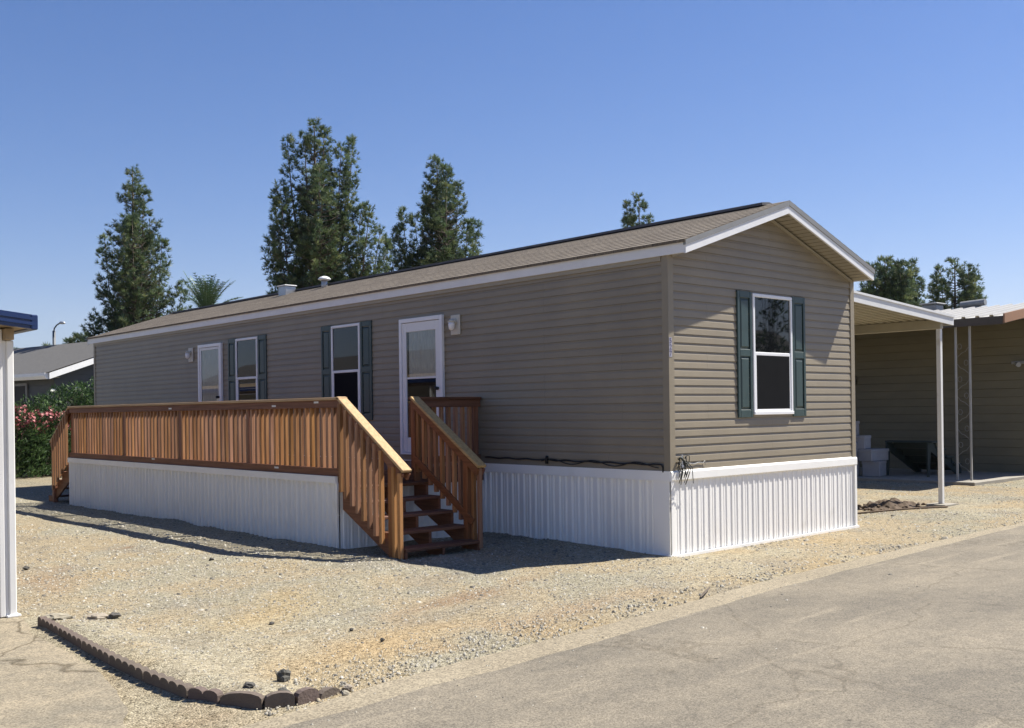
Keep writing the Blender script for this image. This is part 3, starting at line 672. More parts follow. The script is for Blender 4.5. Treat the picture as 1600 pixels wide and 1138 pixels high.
# windows ----------------------------------------------------------------
def frame_local(org, u, n, out=.018):
    org = Vector(org) + Vector(n)*out; u = Vector(u); n = Vector(n)
    def P(a, z, d): return org + u*a + n*d + Vector((0, 0, z))
    def bx(mb, a0, a1, z0, z1, d0, d1, bev=0, mi=0):
        c = P((a0+a1)/2, (z0+z1)/2, (d0+d1)/2); mb.bbox(c, u, n, Vector((0,0,1)), abs(a1-a0), abs(d1-d0), abs(z1-z0), bev or .002, mi)
    return P, bx
def window(org, u, n, w, z0, z1, zm, screen=True, shutter=.315, parent=home, gap=.012, scrmat='screen'):
    P, bx = frame_local(org, u, n)
    mb = MB(); t = .045; D = .022
    bx(mb, 0, t, z0+t, z1-t, -.03, D, .006); bx(mb, w-t, w, z0+t, z1-t, -.03, D, .006); bx(mb, 0, w, z1-t, z1, -.03, D, .006); bx(mb, 0, w, z0, z0+t, -.03, D+.012, .006)
    win = mb.build('window', 'frame', parent)
    mb = MB(); bx(mb, t+.001, w-t-.001, zm-.022, zm+.022, -.01, D-.008, .005); mb.build('meeting_rail', 'frame', win)
    mb = MB(); s = .028
    bx(mb, t+.001, t+s, z0+t+.001, zm-.023, -.005, .015, .003); bx(mb, w-t-s, w-t-.001, z0+t+.001, zm-.023, -.005, .015, .003); bx(mb, t+s+.001, w-t-s-.001, z0+t+.001, z0+t+s, -.005, .015, .003)
    mb.build('lower_sash', 'frame', win)
    mb = MB(); mb.quad(P(t, zm, .004), P(w-t, zm, .004), P(w-t, z1-t, .004), P(t, z1-t, .004)); mb.build('upper_pane', 'glass', win)
    mb = MB(); mb.quad(P(t, z0+t, -.004), P(w-t, z0+t, -.004), P(w-t, zm, -.004), P(t, zm, -.004)); mb.build('lower_pane', 'glass', win)
    if screen:
        mb = MB(); mb.quad(P(t+s, z0+t+s, .012), P(w-t-s, z0+t+s, .012), P(w-t-s, zm-.022, .012), P(t+s, zm-.022, .012)); mb.build('insect_screen', scrmat, win)
    for a0 in (-shutter-gap, w+gap):
        mb = MB(); e = .05; y0, y1 = z0-.03, z1+.015; zmid = (y0+y1)/2+.02; b, c = -.006, .016; st = shutter
        bx(mb, a0, a0+e, y0, y1, b-.01, c, .006); bx(mb, a0+st-e, a0+st, y0, y1, b-.01, c, .006)
        for za, zb_ in ((y0, y0+.10), (zmid-.045, zmid+.045), (y1-.085, y1)): bx(mb, a0+e-.001, a0+st-e+.001, za, zb_, b-.01, c-.001, .004)
        sh = mb.build('shutter', 'shutter', parent)
        for za, zb_ in ((y0+.10, zmid-.045), (zmid+.045, y1-.085)):
            mb = MB(); i = .018; l, r_ = a0+e, a0+st-e; d0, d1 = -.004, .012
            mb.quad(P(l, za, d0), P(r_, za, d0), P(r_, zb_, d0), P(l, zb_, d0))
            i2 = .014; l2, r2, z2, z3 = l+i2, r_-i2, za+i2, zb_-i2
            l3, r3, z4, z5 = l2+.022, r2-.022, z2+.022, z3-.022
            A = [(l2, z2), (r2, z2), (r2, z3), (l2, z3)]; B = [(l3, z4), (r3, z4), (r3, z5), (l3, z5)]
            for k in range(4):
                mb.quad(P(*A[k], d0+.001), P(*A[(k+1) % 4], d0+.001), P(*B[(k+1) % 4], d1), P(*B[k], d1))
            mb.quad(P(*B[0], d1), P(*B[1], d1), P(*B[2], d1), P(*B[3], d1))
            mb.build('raised_panel', 'shutter', sh)
    return win
M['screen2'] = mat('grey_insect_screen', (.012, .0125, .014), .9, .12, 3, spec=.05)
window((1.66, 0, 0), (1, 0, 0), (0, -1, 0), .90, 1.64, 3.205, 2.43, scrmat='screen2')
window((0, 7.27, 0), (0, -1, 0), (-1, 0, 0), .86, 1.645, 3.21, 2.43)
wf = window((0, 10.70, 0), (0, -1, 0), (-1, 0, 0), .86, 1.645, 3.20, 2.43, screen=False)

# doors -------------------------------------------------------------------
def door(org, u, n, w, z0, z1, full):
    P, bx = frame_local(org, u, n, .033)
    mb = MB(); t = .062
    bx(mb, 0, t, z0, z1, -.02, .03, .004); bx(mb, w-t, w, z0, z1, -.02, .03, .004); bx(mb, t+.001, w-t-.001, z1-t, z1, -.02, .03, .004); bx(mb, t+.001, w-t-.001, z0, z0+.03, -.02, .045, .004)
    d = mb.build('door', 'frame', home)
    mb = MB(); a, b = t+.006, w-t-.006; st = .105; zt_, zb_ = z1-t-.006, z0+.036; lite0 = z0+.26
    D0, D1 = -.012, .018
    hi = zt_-(.14 if not full else .05)
    if full: st = .06
    bx(mb, a, a+st, zb_, zt_, D0, D1, .005); bx(mb, b-st, b, zb_, zt_, D0, D1, .005); bx(mb, a+st-.001, b-st+.001, hi, zt_, D0, D1-.001, .005); bx(mb, a+st-.001, b-st+.001, zb_, lite0, D0, D1-.001, .005)
    leaf = mb.build('door_leaf', 'white', d)
    zm = z0+1.17 if not full else z0+.62
    mb = MB(); bx(mb, a+st, b-st, zm-.014, zm+.014, D0+.002, D1-.004, .004); mb.build('glazing_bar', 'frame', leaf)
    mb = MB(); mb.quad(P(a+st, lite0, .002), P(b-st, lite0, .002), P(b-st, zm, .002), P(a+st, zm, .002)); mb.build('lower_pane', 'glass', leaf)
    mb = MB(); mb.quad(P(a+st, zm, .011), P(b-st, zm, .011), P(b-st, hi, .011), P(a+st, hi, .011)); mb.build('upper_pane', 'cglass', leaf)
    # hung cloth behind the upper pane, in soft folds
    mb = MB(); nn = 26; l, r_ = a+st+(.05 if not full else .01), b-st
    pts = [(l+(r_-l)*k/nn, -.001+.004*math.sin(k*1.9)+.003*math.sin(k*.7)) for k in range(nn+1)]
    for (p, q), (p2, q2) in zip(pts[:-1], pts[1:]): mb.quad(P(p, zm, q), P(p2, zm, q2), P(p2, hi, q2*.8), P(p, hi, q*.8))
    mb.build('curtain', 'curtain', leaf, True)
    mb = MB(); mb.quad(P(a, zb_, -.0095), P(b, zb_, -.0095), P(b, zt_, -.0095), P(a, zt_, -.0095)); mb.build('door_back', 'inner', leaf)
    mb = MB(); hx = b-.05; hz = z0+1.0; p0 = P(hx, hz, D1); 
    mb.tube([P(hx, hz, D1-.002), P(hx, hz, D1+.03)], .024, 10); mb.tube([P(hx, hz, D1+.026), P(hx, hz, D1+.035), P(hx, hz, D1+.055), P(hx, hz, D1+.062)], [.014, .028, .028, .014], 12)
    mb.build('handle', 'black', leaf, True)
    return d
door((0, 5.285, 0), (0, -1, 0), (-1, 0, 0), 1.075, 1.085, 3.172, False)
door((0, 12.29, 0), (0, -1, 0), (-1, 0, 0), 1.02, 1.085, 3.165, True)
# porch lights ------------------------------------------------------------
def porch_light(y, z):
    P, bx = frame_local((0, y, 0), (0, -1, 0), (-1, 0, 0), .012)
    mb = MB(); bx(mb, -.105, .105, z-.145, z+.145, .002, .024, .006); pl = mb.build('porch_light', 'beige', home)
    mb = MB(); mb.tube([P(0, z+.04, .02), P(0, z+.04, .075)], .045, 14); mb.tube([P(0, z+.065, .075), P(0, z+.03, .085)], [.04, .055], 14); mb.build('lamp_holder', 'beige', pl, True)
    mb = MB(); mb.tube([P(0, z+.03, .085), P(0, z+.0, .087), P(0, z-.06, .087), P(0, z-.085, .087)], [.045, .05, .043, .02], 14); mb.build('lamp_glass', 'frame', pl, True)
    mb = MB(); mb.tube([P(-.11, z+.055, .03), P(-.135, z+.05, .05)], .016, 8); mb.build('light_sensor', 'beige', pl, True)
porch_light(3.93, 3.0); porch_light(12.68, 2.99)
# cable along the foot of the long wall, and the loose bundle at the corner
mb = MB(); pts = []
for k in range(60):
    y = 3.30-3.19*k/59; pts.append((-.030, y, 1.085-.012*(k/59)+.006*math.sin(k*.9)))
pts += [(-.030, .10, 1.07), (-.030, .085, 1.04), (-.030, .082, .985)]
mb.tube(pts, .011, 6); mb.build('cable', 'black', home, True)
mb = MB(); pts = []
for k in range(50):
    t = k/49; y = 2.15-2.0*t; pts.append((-.036, y, 1.075+.030*math.sin(t*17)-.01))
mb.tube(pts, .007, 6)
mb.tube([(-.03, 2.05, 1.13), (-.045, 2.05, 1.10), (-.045, 2.04, 1.03)], .02, 6); mb.build('cable', 'black', home, True)
mb = MB()
r3 = random.Random(4)
for k in range(13):
    x = .17+r3.uniform(-.10, .11); z = 1.06+r3.uniform(-.01, .10); pts = []
    dx = r3.uniform(-.10, .16); dz = r3.uniform(-.22, -.05); bul = r3.uniform(.02, .07)
    for j in range(9):
        t = j/8; pts.append((x+dx*t+.02*math.sin(t*5+k), -.03-bul*math.sin(math.pi*t)-(.045 if z+dz*t*t < 1.0 else 0), z+.05*math.sin(math.pi*t*1.2)+dz*t*t))
    mb.tube(pts, r3.choice([.004, .005, .006]), 5)
mb.tube([(.11, -.035, 1.13), (.13, -.06, 1.16), (.17, -.06, 1.12), (.21, -.035, 1.06)], .016, 6)
mb.build('wire_bundle', mat('wire_sheath', (.035, .04, .034), .5, .3), home, True)
mb = MB(); mb.tube([(.155, -.055, 1.19), (.156, -.06, 1.05)], .008, 6); mb.box(.14, .175, -.07, -.03, 1.03, 1.07, bev=.006); mb.build('cable_clip', 'sticker', home)
mb = MB(); mb.tube([(.25, -.02, 1.06)] + [(.25+.35*k/10, -.022, 1.075+.008*math.sin(k)) for k in range(1, 11)] + [(.63, -.025, 1.10), (.64, -.024, 1.05)], .005, 5); mb.build('cable', 'grey', home, True)
# house number, three small digits one below another on the corner trim
mb = MB(); mb.box(-.018, .034, -.0245, -.0221, 2.345, 2.575); plate = mb.build('number_plate', mat('lilac_plate', (.36, .35, .40), .5, .05), corner)
for k, ch in enumerate('527'):
    cu = bpy.data.curves.new('number_digit', 'FONT'); cu.body = ch; cu.size = .088; cu.align_x = 'CENTER'; cu.extrude = .0008
    tmp = bpy.data.objects.new('number_tmp', cu); COL.objects.link(tmp)
    dg = bpy.context.evaluated_depsgraph_get(); me = bpy.data.meshes.new_from_object(tmp.evaluated_get(dg)); bpy.data.objects.remove(tmp)
    me.name = 'number_digit'; me.materials.clear(); me.materials.append(M['digit'])
    o = bpy.data.objects.new('number_digit', me); COL.objects.link(o); o.parent = plate
    o.location = Vector((.008, -.0258, 2.508-.075*k)) - home.location; o.rotation_euler = (R(90), 0, 0)

# ------------------------------------------------------------------ DECK
DX = -2.4; DY0, DY1 = 3.40, 13.03; DZ = .99; RZ = 1.94
deck = thing('wooden_deck', (-1.2, 8.2, 0), 'redwood deck with baluster railings, stairs at both ends and white ribbed skirt', 'deck')
# floor boards
mb = MB(); x = DX+.03
while x < -.02:
    mb.box(x, min(x+.135, -.012), DY0, DY1-.02, DZ-.036, DZ, bev=.004); x += .141
mb.build('deck_floor', 'board', deck)
mb = MB(); mb.box(DX, DX+.036, DY0-.036, DY1, DZ-.055, DZ+.045, bev=.004); mb.build('rim_joist', 'board', deck)
mb = MB(); mb.box(DX+.037, -.012, DY0-.036, DY0-.001, DZ-.23, DZ-.002, bev=.004); mb.build('rim_joist', 'boardx', deck)
mb = MB(); mb.box(DX+.037, -.012, DY1-.019, DY1+.017, DZ-.23, DZ-.002, bev=.004); mb.build('rim_joist', 'boardx', deck)
# skirt of the deck
mb = MB(); ribbed(mb, (DX+.016, DY1, 0), (0, -1, 0), (-1, 0, 0), DY1-DY0-.02, -.02, .86, dep=.040, pitch=.26); mb.build('deck_skirt', 'skirt', deck)
mb = MB(); mb.box(DX-.032, DX+.005, DY0+.02, DY1, .845, DZ-.056); mb.box(DX-.014, DX+.01, DY0+.01, DY0+.06, -.02, .843); mb.build('skirt_cap', 'skirt', deck)
mb = MB(); ribbed(mb, (DX+.02, DY0, 0), (1, 0, 0), (0, -1, 0), 2.36, -.02, DZ-.2); mb.build('deck_skirt', 'skirt', deck)
mb = MB(); ribbed(mb, (DX+.02, DY1-.03, 0), (1, 0, 0), (0, 1, 0), 2.36, -.02, DZ-.2); mb.build('deck_skirt', 'skirt', deck)
# railings
nb = [0]; extra = MB()
def baluster(a, b, s=.050, tw=0):
    mb = MB() if nb[0] < 96 else extra
    a = Vector(a); b = Vector(b); mb.beam(a, b, s, s, up=(0, 1, 0), bev=.003)
    nb[0] += 1
    if mb is not extra: mb.build('baluster', 'bal', deck)
def post(x, y, z0, z1, s=.089): 
    mb = MB(); mb.box(x-s/2, x+s/2, y-s/2, y+s/2, z0, z1, bev=.005); mb.build('rail_post', 'wpost', deck)
def cap(a, b, w=.14, t=.037):
    mb = MB(); mb.beam(a, b, w, t, up=(0, 0, 1) if abs((Vector(b)-Vector(a)).normalized().z) < .2 else (0, 0, 1), bev=.006); mb.build('rail_cap', 'cap', deck)
CX = DX+.045
cap((CX, DY0-.06, RZ-.019), (CX, DY1+.02, RZ-.019))
mb = MB(); mb.box(DX, DX+.036, DY0-.02, DY1, 1.805, RZ-.0385, bev=.004); mb.build('top_rail', 'board', deck)
mb = MB(); mb.box(DX+.09, DX+.126, DY0+.05, DY1-.05, 1.815, RZ-.0385, bev=.004); mb.build('top_rail', 'board', deck)
for y in (DY0+.045, 5.83, 8.10, 10.38, DY1-.045): post(DX+.083, y, DZ, RZ-.04)
posts_y = (DY0+.045, 5.83, 8.10, 10.38, DY1-.045)
nbal = 70
for k in range(nbal):
    y = DY0+.10+(DY1-DY0-.2)*(k+.5)/nbal + rng.uniform(-.006, .006)
    l = rng.uniform(-.004, .004)
    baluster((DX+.057, y, DZ+.004), (DX+.057+l, y+rng.uniform(-.004, .004), 1.895))
# tags stapled on the boards
for y, z in ((8.36, 1.845), (5.0, 1.845), (3.9, 1.88), (9.05, 1.012), (4.95, 1.0)):
    mb = MB(); mb.box(DX-.003, DX-.0005, y-.055, y+.055, z-.012, z+.012); mb.build('paper_tag', 'sticker', deck)
# near stairs, going down towards the road (-Y)
SX0, SX1 = DX, -1.2; RUN = .262; RISE = .172
slope = (RZ-1.065)/(DY0-2.02)
def stair_rail(x, out, y_top, y_bot, z_top, z_bot, sgn, topw=.14):
    cap((x, y_top, z_top-.019), (x, y_bot, z_bot-.019))
    # rail boards under the cap
    for dx in (-.045, .047):
        mb = MB(); mb.beam((x+dx, y_top, z_top-.085), (x+dx, y_bot+sgn*-.02, z_bot-.085-.008), .034, .088, bev=.004); mb.build('stair_rail', 'board', deck)
def stairs(y_edge, sgn, n, xa, xb, steps_z, rail_x, y_end, z_end, slats, bottom_rail):
    """sgn=-1 goes towards -Y"""
    # stringers: sawtooth boards
    for sx in (xa+.019, (xa+xb)/2, xb-.019):
        pts = []; y = y_edge; 
        top = []
        for k in range(n):
            zt_ = DZ-RISE*(k+1); top.append((y_edge+sgn*RUN*k, zt_)); top.append((y_edge+sgn*RUN*(k+1), zt_))
        low = [(y_edge+sgn*RUN*n, max(0, DZ-RISE*(n)-.17)), (y_edge+sgn*RUN*(n-.55), -.01), (y_edge+sgn*(RUN*(n-1)-.0), -.01), (y_edge, DZ-RISE-.30)]
        outl = [(sx-.019, a, b-.038) for a, b in top] + [(sx-.019, a, b) for a, b in low]
        mb = MB(); mb.prism(outl, (.038, 0, 0)); fixnormals(mb.build('stringer', 'board', deck))
    for k in range(n):
        zt_ = DZ-RISE*(k+1); ya = y_edge+sgn*(RUN*k+.004); 
        for j in range(2):
            mb = MB(); p = ya+sgn*j*.141; q = p+sgn*.136
            mb.box(xa, xb, min(p, q), max(p, q), zt_-.037, zt_, bev=.005); mb.build('tread', 'boardx', deck)
stairs(DY0-.036, -1, 5, SX0+.04, SX1, None, None, None, None, None, None)
ns = 9
for x, side in ((DX+.045, -1), (SX1-.0, 1)):
    y0, y1 = DY0-.04, 2.02
    z0, z1 = RZ, 1.065
    cap((x, y0+.03, z0-.019+.012), (x, y1-.02, z1-.019))
    dx = -.045 if side < 0 else -.045
    for d_ in (-.045, .045):
        mb = MB(); mb.beam((x+d_, y0, z0-.085), (x+d_, y1+.01, z1-.088), .034, .09, bev=.004); mb.build('stair_rail', 'board', deck)
    post(x, 2.285, 0, 1.065+(2.285-2.02)*slope-.06); 
    if side > 0: post(x, DY0-.03, DZ-.2, RZ-.045)
    ylist = [DY0-.10-.125*k for k in range(8)] 
    for k, y in enumerate(ylist):
        t = (y0-y)/(y0-y1); zt_ = z0+(z1-z0)*t-.045; zb_ = DZ-.02-(DY0-y)*RISE/RUN-.16 + (0 if side < 0 else .19)
        baluster((x-.066 if side < 0 else x, y, max(.08, zb_)), (x-.066 if side < 0 else x, y, zt_))
    for y in (2.055, 2.165):
        baluster((x+(-.066 if side < 0 else .0), y, .03), (x+(-.066 if side < 0 else .0), y, 1.065+ (y-2.02)*slope-.06))
mb = MB(); x = SX1; mb.beam((x-.03, DY0-.05, DZ+.13), (x-.03, 2.15, DZ+.13-1.19*slope*1.02), .036, .089, bev=.004); mb.build('stair_rail', 'board', deck)
# guard between the stair and the wall of the house
mb = MB(); mb.beam((SX1-.02, DY0+.03, RZ-.019), (-.03, DY0+.03, RZ-.019), .14, .037, bev=.006); mb.build('rail_cap', 'boardx', deck)
mb = MB(); mb.box(SX1+.05, -.03, DY0-.012, DY0+.024, 1.80, RZ-.0385, bev=.004); mb.build('guard_rail', 'boardx', deck); mb = MB(); mb.box(SX1+.05, -.03, DY0-.012, DY0+.024, DZ+.05, DZ+.135, bev=.004); mb.build('guard_rail', 'boardx', deck)
post(-.085, DY0+.07, DZ, RZ-.04)
for k in range(8):
    xx = SX1+.13+.125*k; baluster((xx, DY0+.045, DZ+.03), (xx, DY0+.045, 1.895))
# far stairs, going down away from the road (+Y)
stairs(DY1+.017, 1, 5, SX0+.04, SX1, None, None, None, None, None, None)
sl2 = (RZ-1.24)/(14.06-DY1)
cap((CX, DY1-.02, RZ-.015), (CX, 14.08, 1.24-.019))
for d_ in (-.045, .045):
    mb = MB(); mb.beam((CX+d_, DY1, RZ-.085), (CX+d_, 14.05, 1.24-.088), .034, .09, bev=.004); mb.build('stair_rail', 'board', deck)
post(CX, 13.98, 0, 1.24)
for k in range(7):
    y = DY1+.09+.128*k; t = y-DY1; baluster((CX-.066, y, max(.12, DZ-.16-t*RISE/RUN)), (CX-.066, y, RZ-sl2*t-.05))
cap((SX1, DY1-.02, RZ-.015), (SX1, 14.08, 1.24-.019)); post(SX1, 13.98, 0, 1.24); post(SX1, DY1-.03, DZ, RZ-.04)
if extra.v:
    o = extra.build('balusters', 'bal', deck); o['kind'] = 'stuff'

# ------------------------------------------------------------------ CARPORT on the right side of the home
cp = thing('carport', (7.95, .4, 0), 'white metal carport awning on the far side of the tan home, on thin white post', 'carport')
def cz(x): return 3.452 - (x-W)*(3.452-3.20)/(8.2-W)
mb = MB(); y = .43; pt = .152
while y < 15.5:
    for a, b, z0, z1 in ((0, .05, 0, 0), (.05, .06, 0, .05), (.06, .142, .05, .05), (.142, .152, .05, 0)):
        mb.quad((W+.03, y+a, cz(W)+z0), (8.2, y+a, cz(8.2)+z0), (8.2, y+b, cz(8.2)+z1), (W+.03, y+b, cz(W)+z1))
    y += pt
mb.build('roof_panel', 'awn_tan', cp)
mb = MB(); mb.prism([(W+.03, .388, cz(W)-.075), (8.27, .388, cz(8.27)-.075), (8.27, .388, cz(8.27)+.085), (W+.03, .388, cz(W)+.085)], (0, .03, 0)); fixnormals(mb.build('front_fascia', 'awn_white', cp))
mb = MB(); mb.prism([(W+.03, .384, cz(W)+.055), (8.275, .384, cz(8.27)+.055), (8.275, .384, cz(8.27)+.090), (W+.03, .384, cz(W)+.090)], (0, -.012, 0)); fixnormals(mb.build('fascia_lip', 'awn_white', cp))
mb = MB(); mb.box(8.215, 8.275, .42, 15.5, cz(8.27)-.075, cz(8.27)+.085); mb.build('side_gutter', 'awn', cp)
mb = MB(); mb.box(7.90, 8.0, .45, 15.3, cz(7.95)-.165, cz(7.95)-.004, bev=.006); mb.build('header_beam', 'awn_tan', cp)
for y in (.50, 4.2, 7.9, 11.6, 15.1):
    mb = MB(); mb.box(7.9125, 7.9875, y-.0375, y+.0375, .03, cz(7.95)-.166, bev=.004); pz = mb.build('post', 'post', cp)
    mb = MB(); mb.box(7.73, 8.17, y-.17, y+.17, -.04, .028, bev=.008); mb.build('base_plate', 'concrete', pz)
# ------------------------------------------------------------------ neighbour's house on the right
nh = thing('neighbour_house', (17, 6, 0), 'cream sided house in the shade of its ribbed awning, behind the carport', 'house')
NP = [(0, .02), (.19, .006), (.2032, 0)]
NX = 16.1
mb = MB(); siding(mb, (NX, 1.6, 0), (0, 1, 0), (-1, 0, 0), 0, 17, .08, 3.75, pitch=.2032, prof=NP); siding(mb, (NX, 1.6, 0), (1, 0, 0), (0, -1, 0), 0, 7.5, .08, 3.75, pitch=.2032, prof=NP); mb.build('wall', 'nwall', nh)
mb = MB(); mb.prism([(NX-.35, 1.2, 3.76), (NX+3.75, 1.2, 4.16), (NX+7.9, 1.2, 3.76), (NX+7.9, 1.2, 3.93), (NX+3.75, 1.2, 4.36), (NX-.35, 1.2, 3.93)], (0, 17.8, 0)); nr = fixnormals(mb.build('roof', 'nroof', nh))
mb = MB(); p = (16.6, 4.75); mb.box(p[0]-.22, p[0]+.22, p[1]-.2, p[1]+.2, 3.9, 4.33, bev=.03); mb.box(p[0]-.26, p[0]+.26, p[1]-.24, p[1]+.24, 4.331, 4.37, bev=.02); mb.build('roof_vent', 'grey', nr)
mb = MB(); p = (16.7, 3.85); mb.tube([(p[0], p[1]-.42, 4.30), (p[0], p[1]+.20, 4.27)], .085, 14); mb.box(p[0]-.1, p[0]+.1, p[1]-.3, p[1]+.3, 3.9, 4.2); mb.build('roof_cooler', 'grey', nr)
# awning of that house: ribs run along X, low edge towards the carport
AX0, AX1, AY0, AY1 = 12.85, NX, 1.42, 14.0
def az(x): return 3.60 + (x-AX0)*.155
mb = MB(); y = AY0
while y < AY1:
    for a, b, z0, z1 in ((0, .20, 0, 0), (.20, .215, 0, .045), (.215, .285, .045, .045), (.285, .30, .045, 0)):
        mb.quad((AX0, y+a, az(AX0)+z0), (AX1, y+a, az(AX1)+z0), (AX1, y+b, az(AX1)+z1), (AX0, y+b, az(AX0)+z1))
    y += .30
aw = mb.build('awning_roof', 'awn', nh)
mb = MB(); mb.box(AX0-.03, AX0-.001, AY0, AY1, az(AX0)-.17, az(AX0)+.002); mb.build('awning_fascia', 'dkbrown', nh)
mb = MB(); mb.prism([(AX0-.03, AY0-.04, az(AX0)-.15), (AX1, AY0-.04, az(AX1)-.15), (AX1, AY0-.04, az(AX1)+.05), (AX0-.03, AY0-.04, az(AX0)+.05)], (0, .035, 0)); fixnormals(mb.build('awning_fascia', 'brown', nh))
for yc in (2.36, 9.5):
    mb = MB()
    for dy in (-.155, .155): mb.box(13.0-.02, 13.0+.02, yc+dy-.02, yc+dy+.02, .07, az(13.0)-.18, bev=.003)
    lp = mb.build('lattice_post', 'lattice', nh)
    mb = MB(); z = .25; k = 0
    while z < 3.0:
        s_ = 1 if k % 2 else -1
        mb.tube([(13.0, yc+s_*.13, z), (13.0, yc+s_*.03, z+.09), (13.0, yc-s_*.06, z+.13), (13.0, yc-s_*.125, z+.22)], .0032, 5)
        mb.tube([(13.0, yc+s_*(.07+.045*math.cos(a)), z+.24+.06*math.sin(a)) for a in [q*.7 for q in range(10)]], .003, 5)
        z += .36; k += 1
    mb.build('scroll_work', 'lattice', lp)
mb = MB(); mb.beam((NX-.05, 2.2+.35, 2.72), (NX-.05, 2.2-.2, 2.72), .08, .07, bev=.01); mb.tube([(NX-.1, 2.45, 2.70), (NX-.28, 2.3, 2.66)], [.03, .06], 8); mb.build('wall_lamp', 'grey', nh)
mb = MB(); mb.box(NX-.05, NX-.021, 7.15, 7.95, .25, 2.3, bev=.01); mb.build('door', 'inner', nh)
mb = MB(); mb.box(NX-.10, NX-.02, 6.62, 6.95, 2.30, 2.55, bev=.04); mb.build('wall_vent', 'inner', nh)
# slab
mb = MB(); mb.box(12.45, NX+1, 1.9, 14, -.05, .075, bev=.01); o = mb.build('patio_slab', 'concrete'); o['kind'] = 'structure'
# blocks and boxes stacked under the awning
bl = [
 (12.75, 5.02, .075, .50, .42, .80, 'tall grey box at the bottom of the stack beside the far end of the home'),
 (12.80, 5.05, .876, .44, .40, .50, 'grey carton stacked on the tall grey box'),
 (12.82, 5.10, 1.377, .34, .30, .28, 'small grey carton topmost on the stack by the cream wall'),
 (13.25, 4.60, .075, .62, .40, .36, 'low grey storage box on the slab at the foot of the stack'),
 (13.22, 4.62, .436, .70, .36, .28, 'wide grey box resting crosswise on the low storage box'),
 (13.05, 4.82, .717, .34, .30, .32, 'pale small box sitting on the wide grey box'),
 (12.55, 5.42, .075, .40, .35, .95, 'olive grey cabinet standing half hidden at the corner of the home')]
for k, (x, y, z, a, b, h, lab) in enumerate(bl):
    mb = MB(); c = Vector((x, y, z+h/2)); an = rng.uniform(-.25, .25); u = Vector((math.cos(an), math.sin(an), 0)); v = Vector((-math.sin(an), math.cos(an), 0))
    mb.bbox(c, u, v, Vector((0,0,1)), a, b, h, .012); mb.bbox(c+Vector((0,0,h/2-.035)), u, v, Vector((0,0,1)), a+.02, b+.02, .07, .008)
    mb.bbox(c+Vector((0,0,-.02)), u, v, Vector((0,0,1)), a*.5, b+.012, .09, .004)
    tag(mb.build('storage_box', 'block'), lab, 'box', 'boxes stacked under the awning')
# portable steps with dark green treads
ps = thing('portable_steps', (14.4, 3.9, .075), 'dark green portable steps standing against the shaded cream wall', 'steps')
for yy in (3.42, 4.42):
    mb = MB(); mb.prism([(13.5, yy, .075), (13.5, yy, .86), (13.72, yy, .86), (15.2, yy, .20), (15.2, yy, .075), (14.95, yy, .075), (13.64, yy, .66), (13.58, yy, .075)], (0, .04, 0)); fixnormals(mb.build('stringer', 'dkgreen', ps))
for k in range(4):
    mb = MB(); x = 13.55+.40*k; z = .90-.19*k; mb.box(x, x+.34, 3.36, 4.50, z-.045, z, bev=.006); mb.build('tread', 'dkgreen', ps)
    mb = MB(); mb.box(x+.30, x+.315, 3.40, 4.44, z-.18, z-.046); mb.build('riser', 'dkgreen', ps)

# dirt pile and pipe by the carport post
mb = MB(); nn = 40; g = []
for j in range(nn):
    for i in range(nn):
        u = i/(nn-1)*2-1; v = j/(nn-1)*2-1; r_ = math.hypot(u, v); h = max(0, 1-r_**1.6)
        x = 7.05+u*.95; y = 1.02+v*.42
        z = gz(x, y)-.03 + h*.15 + (.03 if h > 0 else 0)*0 + h**.5*.085*(noise.noise((x*5, y*5, 1))+.5*noise.noise((x*13, y*13, 4)))
        mb.v.append((x, y, z))
for j in range(nn-1):
    for i in range(nn-1): mb.f.append((j*nn+i, j*nn+i+1, (j+1)*nn+i+1, (j+1)*nn+i)); mb.m.append(0)
def lump(mb, c, s, seed, n=7, flat=.7, mi=0):
    b = len(mb.v); c = Vector(c)
    for j in range(n+1):
        th = math.pi*j/n
        for i in range(n+2):
            ph = 2*math.pi*i/(n+2); d = Vector((math.sin(th)*math.cos(ph), math.sin(th)*math.sin(ph), math.cos(th)))
            k = 1+.55*noise.noise(d*1.3+Vector((seed, seed*.3, 0)))+.2*noise.noise(d*3.4+Vector((0, seed, 0)))
            mb.v.append((c.x+d.x*s*k, c.y+d.y*s*k*.85, c.z+d.z*s*k*flat))
    w = n+2
    for j in range(n):
        for i in range(w): mb.f.append((b+j*w+i, b+j*w+(i+1) % w, b+(j+1)*w+(i+1) % w, b+(j+1)*w+i)); mb.m.append(mi)
for k in range(70):
    a = rng.uniform(0, 6.28); q = rng.uniform(0, 1.05); x = 7.05+math.cos(a)*q*.95; y = 1.02+math.sin(a)*q*.42
    lump(mb, (x, y, gz(x, y)+.09*(1-q)+.01), rng.uniform(.012, .05), k, 5)
tag(mb.build('dirt_pile', 'dirt'), 'low heap of dug brown dirt beside the foot of the carport post', 'dirt heap')
mb = MB(); pp = [(4.22, 1.15), (4.8, .98), (5.53, .79), (6.1, .70), (6.6, .62), (7.2, .50), (7.7, .28)]
mb.tube([(x, y, gz(x, y)+.018) for x, y in pp], .016, 7); tag(mb.build('thin_pipe', 'dirt', smooth=True), 'thin brown pipe lying on the gravel from the home to the dirt heap', 'pipe')

